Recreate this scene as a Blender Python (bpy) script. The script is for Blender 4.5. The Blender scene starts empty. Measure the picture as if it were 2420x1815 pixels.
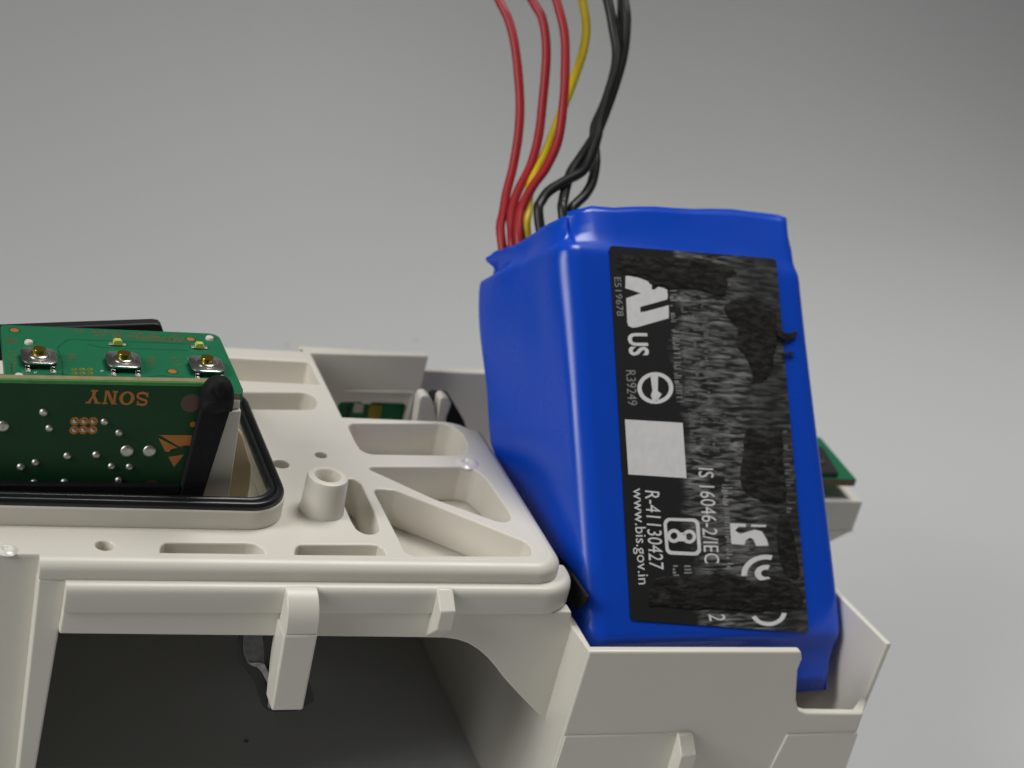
import bpy, bmesh, math, random
from mathutils import Vector, Matrix, noise
random.seed(7)
sc = bpy.context.scene
C = sc.collection
GZ = 51.7          # height of the chassis deck above the table, millimetres
MM = 0.001

# ------------------------------------------------------------------ camera
FPX, CX, CY = 4500.0, 1210.0, 907.5
RC = Matrix(((0.92850, -0.30757, 0.20800), (0.04702, -0.45849, -0.88746), (0.36834, 0.83378, -0.41125)))
TC = Vector(((660 - CX) / FPX * 272, (1318 - CY) / FPX * 272, 272))
CAM = -(RC.transposed() @ TC)
cd = bpy.data.cameras.new('camera'); cam = bpy.data.objects.new('camera', cd); C.objects.link(cam)
r0, r1, r2 = (Vector(RC[i]).normalized() for i in range(3))
cam.matrix_world = Matrix.Translation((CAM + Vector((0, 0, GZ))) * MM) @ Matrix((r0, -r1, -r2)).transposed().to_4x4()
cd.sensor_width = 36; cd.lens = FPX / 2420 * 36; cd.clip_start = 0.01; cd.clip_end = 20
cd.dof.use_dof = True; cd.dof.focus_distance = 0.276; cd.dof.aperture_fstop = 26
sc.camera = cam

# ------------------------------------------------------------------ light
w = bpy.data.worlds.new('World'); sc.world = w; w.use_nodes = True
w.node_tree.nodes['Background'].inputs[0].default_value = (1.0, 0.97, 0.92, 1)
w.node_tree.nodes['Background'].inputs[1].default_value = 0.05
def area(name, loc, target, sx, sy, power, col, spread=180):
    l = bpy.data.lights.new(name, 'AREA'); l.shape = 'RECTANGLE'; l.size = sx; l.size_y = sy
    l.energy = power; l.color = col; l.spread = math.radians(spread)
    o = bpy.data.objects.new(name, l); C.objects.link(o); o.location = loc
    o.rotation_euler = (Vector(target) - Vector(loc)).to_track_quat('-Z', 'Y').to_euler()
    return o
area('window_light', (-0.60, -0.12, 0.42), (0.12, -0.07, 0.0), 0.26, 0.46, 0.84, (1.0, 0.985, 0.96), 88)
area('ceiling_light', (0.27, 0.20, 0.80), (0.21, 0.0, 0.0), 0.36, 0.36, 1.04, (1.0, 0.98, 0.95), 78)
vs = sc.view_settings
vs.view_transform = 'Standard'; vs.look = 'None'; vs.exposure = 0.0; vs.gamma = 1.0
sc.render.film_transparent = False
sc.cycles.use_denoising = True
sc.cycles.max_bounces = 10

# ------------------------------------------------------------------ pixel helpers (photo pixel -> point on a plane the thing lies on)
def U(p, ax, val):
    d = RC.transposed() @ Vector(((p[0] - CX) / FPX, (p[1] - CY) / FPX, 1))
    return CAM + d * ((val - CAM[ax]) / d[ax])
def Uplane(p, o, n):
    d = RC.transposed() @ Vector(((p[0] - CX) / FPX, (p[1] - CY) / FPX, 1))
    return CAM + d * ((o - CAM).dot(n) / d.dot(n))
def Udepth(p, z):
    return CAM + (RC.transposed() @ Vector(((p[0] - CX) / FPX, (p[1] - CY) / FPX, 1))) * z
def zz(x0, y0, s): return lambda *p: (x0 + p[0] * s, y0 + p[1] * s)
z1 = zz(0, 740, 600 / 2212); z2 = zz(500, 800, 700 / 2212); z3 = zz(550, 1050, 850 / 2210)
z4 = zz(0, 1200, 700 / 1888); z5 = zz(1050, 1250, 700 / 2055); z6 = zz(1700, 1000, 480 / 977)
z7 = zz(1100, 420, 400 / 2212); z8 = zz(1400, 560, 550 / 2172); z9 = zz(1400, 960, 580 / 1688)
zw = zz(1100, 0, 500 / 1595); zb = zz(780, 820, 400 / 2212); zt = zz(540, 1480, 260 / 1961)
def S(p): return (Vector(p) + Vector((0, 0, GZ))) * MM

# ------------------------------------------------------------------ materials
def mat(name, col, rough=0.5, metal=0.0, spec=0.5, vary=0.06, nscale=120, bump=0.0, bscale=900, coat=0.0, sss=0.0, col2=None, rvary=0.0):
    m = bpy.data.materials.new(name); m.use_nodes = True
    nt = m.node_tree; b = nt.nodes['Principled BSDF']
    b.inputs['Roughness'].default_value = rough; b.inputs['Metallic'].default_value = metal
    b.inputs['Specular IOR Level'].default_value = spec
    b.inputs['Coat Weight'].default_value = coat; b.inputs['Coat Roughness'].default_value = 0.15
    if sss:
        b.inputs['Subsurface Weight'].default_value = sss
        b.inputs['Subsurface Radius'].default_value = (1, 0.75, 0.5); b.inputs['Subsurface Scale'].default_value = 0.0015
    tc = nt.nodes.new('ShaderNodeTexCoord')
    n = nt.nodes.new('ShaderNodeTexNoise'); n.inputs['Scale'].default_value = nscale; n.inputs['Detail'].default_value = 5
    nt.links.new(tc.outputs['Object'], n.inputs['Vector'])
    mx = nt.nodes.new('ShaderNodeMix'); mx.data_type = 'RGBA'
    c2 = col2 if col2 else tuple(max(0, c * (1 - vary * 2)) for c in col)
    c1 = col if col2 else tuple(min(1, c * (1 + vary)) for c in col)
    mx.inputs[6].default_value = (*c1, 1); mx.inputs[7].default_value = (*c2, 1)
    nt.links.new(n.outputs['Fac'], mx.inputs[0]); nt.links.new(mx.outputs[2], b.inputs['Base Color'])
    if rvary:
        mr = nt.nodes.new('ShaderNodeMapRange'); mr.inputs['From Min'].default_value = 0.3; mr.inputs['From Max'].default_value = 0.7
        mr.inputs['To Min'].default_value = max(0.02, rough - rvary); mr.inputs['To Max'].default_value = rough + rvary
        nt.links.new(n.outputs['Fac'], mr.inputs['Value']); nt.links.new(mr.outputs[0], b.inputs['Roughness'])
    if bump:
        n2 = nt.nodes.new('ShaderNodeTexNoise'); n2.inputs['Scale'].default_value = bscale; n2.inputs['Detail'].default_value = 3
        nt.links.new(tc.outputs['Object'], n2.inputs['Vector'])
        bp = nt.nodes.new('ShaderNodeBump'); bp.inputs['Strength'].default_value = bump; bp.inputs['Distance'].default_value = 0.0002
        nt.links.new(n2.outputs['Fac'], bp.inputs['Height']); nt.links.new(bp.outputs[0], b.inputs['Normal'])
    return m
M = {}
M['plastic'] = mat('white_plastic', (0.745, 0.715, 0.64), 0.36, vary=0.015, nscale=60, bump=0.05, bscale=2500, sss=0.12, rvary=0.05)
M['gloss_plastic'] = mat('gloss_plastic', (0.78, 0.76, 0.71), 0.12, vary=0.02, bump=0.25, bscale=700, sss=0.1)
M['paper'] = mat('white_paper', (0.52, 0.535, 0.54), 0.85, vary=0.012, nscale=14, bump=0.12, bscale=1200, spec=0.25)
M['wrap'] = mat('blue_shrink_wrap', (0.003, 0.070, 0.60), 0.28, vary=0.05, nscale=40, bump=0.06, bscale=260, spec=0.5, rvary=0.06)
M['red'] = mat('red_wire', (0.38, 0.013, 0.022), 0.42, vary=0.1, bump=0.1)
M['yellow'] = mat('yellow_wire', (0.66, 0.50, 0.006), 0.42, vary=0.1)
M['black_wire'] = mat('black_wire', (0.009, 0.010, 0.010), 0.42, vary=0.1)
M['rubber'] = mat('black_rubber', (0.012, 0.013, 0.015), 0.28, vary=0.2, bump=0.1, rvary=0.08)
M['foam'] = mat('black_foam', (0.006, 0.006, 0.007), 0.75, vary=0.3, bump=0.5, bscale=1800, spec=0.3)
M['tape'] = mat('black_tape', (0.010, 0.010, 0.011), 0.55, vary=0.3, bump=0.5, bscale=900)
M['tape_edge'] = mat('tape_edge_fibres', (0.3, 0.3, 0.3), 0.8, vary=0.6, nscale=700, bump=0.6)  # pale grey paints the highlight along the tape's edge
M['tape_back'] = mat('grey_tape_backing', (0.10, 0.10, 0.104), 0.7, vary=0.5, nscale=500, bump=0.6, bscale=1500)
M['blackplastic'] = mat('black_plastic', (0.012, 0.012, 0.013), 0.45, vary=0.2, bump=0.1)
M['pcb'] = mat('green_solder_mask', (0.010, 0.165, 0.072), 0.42, vary=0.10, nscale=220, bump=0.08, bscale=900, rvary=0.06, spec=0.28)
M['pcb_dark'] = mat('dark_green_solder_mask', (0.009, 0.062, 0.020), 0.45, vary=0.14, nscale=160, bump=0.1, bscale=900, spec=0.22)
M['trace'] = mat('trace_under_mask', (0.007, 0.105, 0.046), 0.35, vary=0.1)
M['trace_dark'] = mat('trace_under_dark_mask', (0.007, 0.046, 0.015), 0.45, vary=0.1, spec=0.35)
M['pcb_edge'] = mat('board_edge', (0.30, 0.27, 0.13), 0.6, vary=0.2, nscale=600)
M['pcb_edge_green'] = mat('board_edge_green', (0.05, 0.30, 0.06), 0.5, vary=0.2, nscale=600)
M['copper'] = mat('copper_print', (0.48, 0.17, 0.018), 0.45, vary=0.15, nscale=700)
M['copper_dim'] = mat('copper_under_mask', (0.10, 0.050, 0.028), 0.4, vary=0.15, nscale=700)
M['copper_print'] = mat('dull_copper_print', (0.105, 0.105, 0.03), 0.5, vary=0.2, nscale=900)
M['gold_pad'] = mat('gold_pad', (0.42, 0.34, 0.05), 0.35, metal=0.6, vary=0.2, nscale=900)
M['solder'] = mat('solder', (0.60, 0.585, 0.55), 0.45, metal=1.0, vary=0.15, nscale=900, bump=0.25, bscale=1600)
M['steel'] = mat('bright_steel', (0.70, 0.69, 0.67), 0.22, metal=1.0, vary=0.05, nscale=300, rvary=0.06)
M['brass'] = mat('brass', (0.80, 0.56, 0.09), 0.22, metal=1.0, vary=0.06, nscale=500)
M['led'] = mat('led_phosphor', (0.66, 0.68, 0.16), 0.35, vary=0.1, nscale=900)
M['print'] = mat('white_print', (0.82, 0.82, 0.82), 0.5, vary=0.08, nscale=700)
M['print_grey'] = mat('grey_print', (0.34, 0.34, 0.34), 0.55, vary=0.3, nscale=900)
M['print_faint'] = mat('faint_print', (0.20, 0.20, 0.20), 0.6, vary=0.5, nscale=900)
M['scratch'] = mat('scraped_black', (0.010, 0.010, 0.009), 0.8, vary=0.4, nscale=300, bump=0.9, bscale=1400, spec=0.2)
def streaks(m, sc3, c1, c2):
    nt = m.node_tree; b = nt.nodes['Principled BSDF']
    tc = nt.nodes.new('ShaderNodeTexCoord'); mp = nt.nodes.new('ShaderNodeMapping'); mp.inputs['Scale'].default_value = sc3
    n = nt.nodes.new('ShaderNodeTexNoise'); n.inputs['Scale'].default_value = 1; n.inputs['Detail'].default_value = 4; n.inputs['Distortion'].default_value = 0.5
    nt.links.new(tc.outputs['Object'], mp.inputs['Vector']); nt.links.new(mp.outputs[0], n.inputs['Vector'])
    r = nt.nodes.new('ShaderNodeValToRGB'); r.color_ramp.elements[0].position = 0.42; r.color_ramp.elements[0].color = (*c1, 1)
    r.color_ramp.elements[1].position = 0.75; r.color_ramp.elements[1].color = (*c2, 1)
    nt.links.new(n.outputs['Fac'], r.inputs[0]); nt.links.new(r.outputs[0], b.inputs['Base Color'])
streaks(M['scratch'], (260, 1500, 1500), (0.007, 0.007, 0.0065), (0.045, 0.043, 0.037))
M['kapton'] = mat('brown_tape', (0.16, 0.055, 0.01), 0.35, vary=0.2)
M['amber'] = mat('yellowed_plastic', (0.62, 0.52, 0.30), 0.45, vary=0.05, sss=0.1)  # amber tint stands for light passing through the plastic
M['speck'] = mat('dust_speck', (0.16, 0.15, 0.14), 0.9, vary=0.3)

# the printed label: black film whose right half has been scraped so grey fibres show
def label_mat():
    m = bpy.data.materials.new('scraped_label'); m.use_nodes = True
    nt = m.node_tree; b = nt.nodes['Principled BSDF']; b.inputs['Roughness'].default_value = 0.5
    tc = nt.nodes.new('ShaderNodeTexCoord')
    mp = nt.nodes.new('ShaderNodeMapping'); mp.inputs['Scale'].default_value = (220, 1, 1500)
    nt.links.new(tc.outputs['Object'], mp.inputs['Vector'])
    n = nt.nodes.new('ShaderNodeTexNoise'); n.inputs['Scale'].default_value = 1.0; n.inputs['Detail'].default_value = 4; n.inputs['Distortion'].default_value = 0.6
    nt.links.new(mp.outputs[0], n.inputs['Vector'])
    r = nt.nodes.new('ShaderNodeValToRGB'); r.color_ramp.elements[0].position = 0.42; r.color_ramp.elements[0].color = (0, 0, 0, 1)
    r.color_ramp.elements[1].position = 0.72; r.color_ramp.elements[1].color = (1, 1, 1, 1)
    nt.links.new(n.outputs['Fac'], r.inputs[0])
    # region mask: scraped part begins right of the logos, with a ragged boundary
    sx = nt.nodes.new('ShaderNodeSeparateXYZ'); nt.links.new(tc.outputs['Object'], sx.inputs[0])
    n3 = nt.nodes.new('ShaderNodeTexNoise'); n3.inputs['Scale'].default_value = 130; n3.inputs['Detail'].default_value = 3
    nt.links.new(tc.outputs['Object'], n3.inputs['Vector'])
    ma = nt.nodes.new('ShaderNodeMath'); ma.operation = 'MULTIPLY_ADD'; ma.inputs[1].default_value = 0.010
    nt.links.new(n3.outputs['Fac'], ma.inputs[0]); nt.links.new(sx.outputs['X'], ma.inputs[2])
    mr = nt.nodes.new('ShaderNodeMapRange'); mr.inputs['From Min'].default_value = 0.0015; mr.inputs['From Max'].default_value = 0.0065
    nt.links.new(ma.outputs[0], mr.inputs['Value'])
    mr.inputs['From Min'].default_value = 0.0005; mr.inputs['From Max'].default_value = 0.003
    mf = nt.nodes.new('ShaderNodeMapRange'); mf.inputs['From Min'].default_value = 0.013; mf.inputs['From Max'].default_value = 0.018
    mf.inputs['To Min'].default_value = 1.0; mf.inputs['To Max'].default_value = 0.35
    nt.links.new(ma.outputs[0], mf.inputs['Value'])
    mm = nt.nodes.new('ShaderNodeMath'); mm.operation = 'MULTIPLY'
    nt.links.new(mr.outputs[0], mm.inputs[0]); nt.links.new(mf.outputs[0], mm.inputs[1])
    mu = nt.nodes.new('ShaderNodeMath'); mu.operation = 'MULTIPLY'
    nt.links.new(mm.outputs[0], mu.inputs[0]); nt.links.new(r.outputs[0], mu.inputs[1])
    n4 = nt.nodes.new('ShaderNodeTexNoise'); n4.inputs['Scale'].default_value = 240
    nt.links.new(tc.outputs['Object'], n4.inputs['Vector'])
    mu2 = nt.nodes.new('ShaderNodeMath'); mu2.operation = 'MULTIPLY'
    nt.links.new(mu.outputs[0], mu2.inputs[0]); nt.links.new(n4.outputs['Fac'], mu2.inputs[1])
    mx = nt.nodes.new('ShaderNodeMix'); mx.data_type = 'RGBA'
    mx.inputs[6].default_value = (0.011, 0.012, 0.013, 1); mx.inputs[7].default_value = (0.5, 0.5, 0.49, 1)
    nt.links.new(mu2.outputs[0], mx.inputs[0]); nt.links.new(mx.outputs[2], b.inputs['Base Color'])
    bp = nt.nodes.new('ShaderNodeBump'); bp.inputs['Strength'].default_value = 0.5; bp.inputs['Distance'].default_value = 0.0002
    nt.links.new(mu.outputs[0], bp.inputs['Height']); nt.links.new(bp.outputs[0], b.inputs['Normal'])
    return m
M['label'] = label_mat()

# ------------------------------------------------------------------ object helpers
def link(name, me, m, parent=None, world=None):
    o = bpy.data.objects.new(name, me); C.objects.link(o)
    if m is not None and not me.materials: me.materials.append(M[m])
    if parent is not None:
        o.parent = parent; o.matrix_parent_inverse = parent.matrix_basis.inverted()
    return o
def tag(o, label, cat, group=None):
    o['label'] = label; o['category'] = cat
    if group: o['group'] = group
    return o
def thing(name, label, cat, at, group=None):
    o = bpy.data.objects.new(name, None); C.objects.link(o); o.location = S(at); o.empty_display_size = 0.01
    return tag(o, label, cat, group)
def smooth(me, ang=40):
    for p in me.polygons: p.use_smooth = True
    try: me.set_sharp_from_angle(angle=math.radians(ang))
    except Exception: pass
def bev(o, wd, seg=2, ang=35):
    b = o.modifiers.new('bevel', 'BEVEL'); b.width = wd * MM; b.segments = seg; b.limit_method = 'ANGLE'; b.angle_limit = math.radians(ang)
    b.use_clamp_overlap = True
    return o
def prism(name, pts, vec, m, parent=None, bevel=0.25, seg=2):
    """extrude a planar outline (object-frame millimetres) along vec"""
    bm = bmesh.new()
    a = [bm.verts.new(S(p)) for p in pts]
    v = Vector(vec) * MM
    b = [bm.verts.new(S(p) + v) for p in pts]
    n = len(pts)
    bm.faces.new(a); bm.faces.new(b[::-1])
    for i in range(n): bm.faces.new((a[i], b[i], b[(i + 1) % n], a[(i + 1) % n]))
    bmesh.ops.recalc_face_normals(bm, faces=bm.faces)
    me = bpy.data.meshes.new(name); bm.to_mesh(me); bm.free()
    o = link(name, me, m, parent)
    if bevel:
        bev(o, bevel, seg); smooth(me, 30)
    return o
def box(name, x0, x1, y0, y1, a, b, m, parent=None, bevel=0.25):
    return prism(name, [(x0, y0, a), (x1, y0, a), (x1, y1, a), (x0, y1, a)], (0, 0, b - a), m, parent, bevel)
def merge(name, objs, m, parent):
    """several simple meshes that belong to ONE part"""
    bm = bmesh.new()
    for o in objs:
        bm.from_mesh(o.data)
    me = bpy.data.meshes.new(name); bm.to_mesh(me); bm.free()
    for o in objs: bpy.data.objects.remove(o)
    return link(name, me, m, parent)
def catmull(P, n=8, closed=False):
    P = [Vector(p) for p in P]; out = []; N = len(P)
    rng = N if closed else N - 1
    for i in range(rng):
        g = (lambda j: P[j % N]) if closed else (lambda j: P[max(0, min(N - 1, j))])
        p0, p1, p2, p3 = g(i - 1), g(i), g(i + 1), g(i + 2)
        for k in range(n):
            t = k / n
            out.append(0.5 * ((2 * p1) + (p2 - p0) * t + (2 * p0 - 5 * p1 + 4 * p2 - p3) * t * t + (3 * p1 - p0 - 3 * p2 + p3) * t ** 3))
    if not closed: out.append(P[-1])
    return out
def tube(name, path, r, m, parent=None, sides=14, wob=0.0):
    bm = bmesh.new(); rings = []; n = len(path)
    t0 = (path[1] - path[0]).normalized(); nrm = t0.orthogonal().normalized()
    for i, p in enumerate(path):
        t = (path[min(n - 1, i + 1)] - path[max(0, i - 1)]).normalized()
        nrm = (nrm - t * nrm.dot(t)).normalized(); bi = t.cross(nrm)
        rr = r * (1 + wob * noise.noise(p * 0.3))
        rings.append([bm.verts.new(S(p + (nrm * math.cos(a) + bi * math.sin(a)) * rr)) for a in (2 * math.pi * k / sides for k in range(sides))])
    for i in range(n - 1):
        for k in range(sides):
            bm.faces.new((rings[i][k], rings[i][(k + 1) % sides], rings[i + 1][(k + 1) % sides], rings[i + 1][k]))
    bm.faces.new(rings[0][::-1]); bm.faces.new(rings[-1])
    bmesh.ops.recalc_face_normals(bm, faces=bm.faces)
    me = bpy.data.meshes.new(name); bm.to_mesh(me); bm.free(); smooth(me, 60)
    return link(name, me, m, parent)
def lathe(name, prof, center, m, parent=None, sides=48, ax=(0, 0, 1), xdir=None, sq=0):
    """prof: list of (radius, height)"""
    az = Vector(ax).normalized(); axx = az.orthogonal().normalized() if xdir is None else Vector(xdir).normalized(); ay = az.cross(axx)
    bm = bmesh.new(); rings = []
    for r, h in prof:
        if r < 1e-5: rings.append([bm.verts.new(S(Vector(center) + az * h))])
        else: rings.append([bm.verts.new(S(Vector(center) + az * h + (axx * math.cos(a) + ay * math.sin(a)) * r)) for a in (2 * math.pi * k / sides for k in range(sides))])
    for i in range(len(rings) - 1):
        A, B = rings[i], rings[i + 1]
        for k in range(sides):
            a = [A[k % len(A)], A[(k + 1) % len(A)], B[(k + 1) % len(B)], B[k % len(B)]]
            f = []
            for v in a:
                if v not in f: f.append(v)
            if len(f) > 2: bm.faces.new(f)
    bmesh.ops.recalc_face_normals(bm, faces=bm.faces)
    me = bpy.data.meshes.new(name); bm.to_mesh(me); bm.free(); smooth(me, 40)
    return link(name, me, m, parent)
def plate(name, outline, holes, ztop, thick, m, parent=None, bevel=0.3, res=2):
    """flat plate with rounded edges and real openings (outline and holes are xy millimetres)"""
    cu = bpy.data.curves.new(name + '_curve', 'CURVE'); cu.dimensions = '2D'; cu.fill_mode = 'BOTH'
    for poly in [outline] + holes:
        s = cu.splines.new('POLY'); s.points.add(len(poly) - 1); s.use_cyclic_u = True
        for i, p in enumerate(poly): s.points[i].co = (p[0] * MM, p[1] * MM, 0, 1)
    cu.extrude = (thick / 2 - bevel) * MM; cu.bevel_depth = bevel * MM; cu.bevel_resolution = res; cu.offset = -bevel * MM
    t = bpy.data.objects.new('tmp', cu); C.objects.link(t)
    bpy.context.view_layer.update()
    me = bpy.data.meshes.new_from_object(t.evaluated_get(bpy.context.evaluated_depsgraph_get()))
    bpy.data.objects.remove(t); bpy.data.curves.remove(cu)
    me.name = name; me.materials.clear()
    me.transform(Matrix.Translation((0, 0, (ztop - thick / 2 + GZ) * MM)))
    smooth(me, 30)
    return link(name, me, m, parent)
def roundpoly(pts, r, n=5):
    """fillet the corners of a 2D polygon; r scalar or list"""
    out = []; N = len(pts)
    for i in range(N):
        a, b, c = (Vector(pts[(i + k) % N][:2]) for k in (-1, 0, 1))
        rr = r[i] if isinstance(r, (list, tuple)) else r
        if rr <= 0: out.append(tuple(b)); continue
        u, v = (a - b), (c - b); lu, lv = u.length, v.length; u.normalize(); v.normalize()
        ang = u.angle(v); d = min(rr / math.tan(ang / 2), lu * 0.48, lv * 0.48); rr2 = d * math.tan(ang / 2)
        p, q = b + u * d, b + v * d
        cen = b + (u + v).normalized() * (rr2 / math.sin(ang / 2))
        a0 = math.atan2(p.y - cen.y, p.x - cen.x); a1 = math.atan2(q.y - cen.y, q.x - cen.x)
        da = (a1 - a0 + math.pi) % (2 * math.pi) - math.pi
        for k in range(n + 1):
            t = a0 + da * k / n; out.append((cen.x + rr2 * math.cos(t), cen.y + rr2 * math.sin(t)))
    return out
def circ(c, r, n=28): return [(c[0] + r * math.cos(2 * math.pi * k / n), c[1] + r * math.sin(2 * math.pi * k / n)) for k in range(n)]
def top(f, pts, z=0.0): return [tuple(U(f(*p), 2, z)[:2]) for p in pts]

# ================================================================== SETTING: paper sweep
def paper():
    bm = bmesh.new(); nx, ny = 90, 110; g = []
    bend0 = 310.0
    for j in range(ny + 1):
        row = []
        for i in range(nx + 1):
            x = -1100 + 2500 * i / nx
            s = -700 + 1270 * (j / ny)
            kx = max(0, min(1, (x - 60) / 190)); kx = kx * kx * (3 - 2 * kx)
            b0 = 175 + kx * (bend0 - 8 - 175) + 0.05 * (x - 200) * kx + 6 * math.sin(x * 0.011); rad = 290 + kx * (105 - 290)
            t = s - b0
            amax = math.radians(76)
            if t <= 0: y, z = s, 0.0
            elif t < rad * amax: y, z = b0 + rad * math.sin(t / rad), rad * (1 - math.cos(t / rad))
            else:
                e = t - rad * amax
                y, z = b0 + rad * math.sin(amax) + e * math.cos(amax), rad * (1 - math.cos(amax)) + e * math.sin(amax)
            k = max(0, min(1, (t + 30) / 160))
            dz = k * (5.0 * noise.noise(Vector((x * 0.006, s * 0.009, 3))) + 2.0 * noise.noise(Vector((x * 0.015, s * 0.02, 8))))
            row.append(bm.verts.new(S((x, y - dz * 0.7, -GZ + z + dz * 0.7 * k))))
        g.append(row)
    for j in range(ny):
        for i in range(nx): bm.faces.new((g[j][i], g[j][i + 1], g[j + 1][i + 1], g[j + 1][i]))
    me = bpy.data.meshes.new('ground'); bm.to_mesh(me); bm.free(); smooth(me, 80)
    o = link('ground', me, 'paper'); o['kind'] = 'structure'
    return o
paper()

# ================================================================== SPEAKER CHASSIS
YB = -3.3            # front face of the beam
chassis = thing('speaker_chassis', 'off-white moulded plastic speaker chassis with deck, legs and battery bay', 'speaker frame', (0, 20, -GZ))
PL = 'plastic'
# ---- deck with pockets
P1 = top(z2, [(1020, 655), (1050, 632), (1700, 632), (1800, 655), (1870, 715), (1905, 790), (1900, 845), (1840, 872), (1180, 862), (1115, 832), (1075, 770)])
P2 = top(z3, [(835, 150), (852, 138), (1400, 138), (1490, 155), (1560, 215), (1700, 420), (1712, 455), (1680, 478), (1620, 470), (1240, 335)])
P3 = top(z3, [(868, 285), (885, 272), (1000, 283), (1240, 375), (1800, 600), (1832, 635), (1838, 686), (1075, 684)])
P4 = top(z3, [(690, 215), (740, 210), (790, 245), (860, 400), (897, 490), (900, 530), (870, 550), (815, 552), (762, 522), (730, 470), (690, 380), (660, 300), (655, 250)])
S1 = top(z4, [(1022, 284), (1023, 262), (1032, 240), (1055, 225), (1085, 222), (1560, 226), (1615, 231), (1652, 244), (1676, 264), (1690, 292)])
S2 = top(z3, [(383, 676), (384, 655), (392, 633), (412, 619), (440, 617), (850, 617), (892, 622), (920, 638), (934, 658), (942, 681)])
S3 = top(z2, [(150, 400), (690, 402), (760, 425), (788, 470), (772, 515), (740, 530), (150, 526)])
S4 = [(-30, 56.0), (19.0, 56.0), (19.0, 64.5), (-30, 64.5)]
S4 = roundpoly(S4, 0.6)
P1, P2, P3, P4 = (roundpoly(p, 1.6, 4) for p in (P1, P2, P3, P4)); S3 = roundpoly(S3, 1.6, 4)
HA = circ(U(z4(668, 240), 2, 0)[:2], 1.25); HB = circ(U(z2(815, 868), 2, 0)[:2], 0.95); HC = circ(U(z2(515, 935), 2, 0)[:2], 1.3)
RX1, RY0, RY1, RX0 = 3.15, 7.4, 46.5, -95.0        # seal rim outer outline
rim_out = roundpoly([(RX0, RY0), (RX1, RY0), (RX1, RY1), (RX0, RY1)], 6.5, 12)
def inset(d): return roundpoly([(RX0 + d, RY0 + d), (RX1 - d, RY0 + d), (RX1 - d, RY1 - d), (RX0 + d, RY1 - d)], max(0.6, 6.5 - d), 12)
XL = -110.0
outline = roundpoly([(XL, 0), (42.6, 0), (42.6, 44.2), (20.1, 44.2), (20.1, 68.6), (XL, 68.6)], [0, 3.0, 5.0, 0, 0.8, 0], 8)
deck = plate('deck', outline, [P1, P2, P3, P4, S1, S2, S3, S4, HA, HB, HC, inset(2.6)], 0, 6.4, PL, chassis, 0.28)
# pocket floor (closes the pockets from below, with the gap at the corner of the front triangle left open)
gap = top(z3, [(1060, 660), (1075, 684), (1160, 684), (1120, 672)], -6.4)
floor_holes = [roundpoly([(RX0 + 2.6, RY0 + 2.6), (RX1 - 2.6, RY0 + 2.6), (RX1 - 2.6, RY1 - 2.6), (RX0 + 2.6, RY1 - 2.6)], 3.9, 8)]
plate('pocket_floor', [(XL, 0.2), (42, 0.2), (42, 43.8), (19.6, 43.8), (19.6, 68.2), (XL, 68.2)], floor_holes, -6.45, 1.2, PL, chassis, 0.1)
box('well_floor', XL + 2.1, 8, 2.6, 65.9, -14.5, -13.3, PL, chassis, 0.2)  # unseen floor added below the seal opening to keep light out
box('well_wall', 4.4, 6.0, 2.6, 65.9, -13.25, -7.7, PL, chassis, 0.1)  # unseen side piece added to close the same light leak
# ---- seal rim
plate('seal_rim', rim_out, [inset(2.6)], 3.1, 3.15, PL, chassis, 0.25)
# ---- bullnose and lip swept round the front and the right-hand corner
def sweep(name, prof, path, m, parent, cap=True):
    """prof (n outward, z); path list of (x,y,nx,ny)"""
    bm = bmesh.new(); rings = []
    for x, y, nx, ny in path:
        rings.append([bm.verts.new(S((x + nx * n, y + ny * n, z))) for n, z in prof])
    k = len(prof)
    for i in range(len(rings) - 1):
        for j in range(k):
            bm.faces.new((rings[i][j], rings[i + 1][j], rings[i + 1][(j + 1) % k], rings[i][(j + 1) % k]))
    bm.faces.new(rings[0]); bm.faces.new(rings[-1][::-1])
    bmesh.ops.recalc_face_normals(bm, faces=bm.faces)
    me = bpy.data.meshes.new(name); bm.to_mesh(me); bm.free(); smooth(me, 35)
    return link(name, me, m, parent)
def corner_path(x0, R, yend, xe=42.6):
    p = [(x0, 0, 0, -1), (xe - R, 0, 0, -1)]
    for k in range(1, 11):
        a = math.pi / 2 * k / 10
        p.append((xe - R + R * math.sin(a), R - R * math.cos(a), math.sin(a), -math.cos(a)))
    p.append((xe, yend, 1, 0))
    return p
arc = [(2.0 * math.sin(a), -1.7 + 1.7 * math.cos(a)) for a in (math.pi / 2 * k / 8 for k in range(9))]
sweep('bullnose_edge', [(-0.6, -0.02)] + [(n, z - 0.02 if n < 0.01 else z) for n, z in arc] + [(2.0, -2.75), (-0.6, -2.75)], corner_path(-33.6, 3.0, 41.5), PL, chassis)
lipx = U(z4(432, 440), 1, -3.4)[0]
sweep('lip', [(0.2, -2.77), (2.7, -2.77), (3.1, -2.85), (3.5, -3.15), (3.75, -3.6), (3.85, -4.2), (3.85, -6.7), (3.7, -6.95), (3.3, -7.0), (0.2, -7.0)], corner_path(lipx, 2.2, 3.5, 42.9), PL, chassis)
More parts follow.
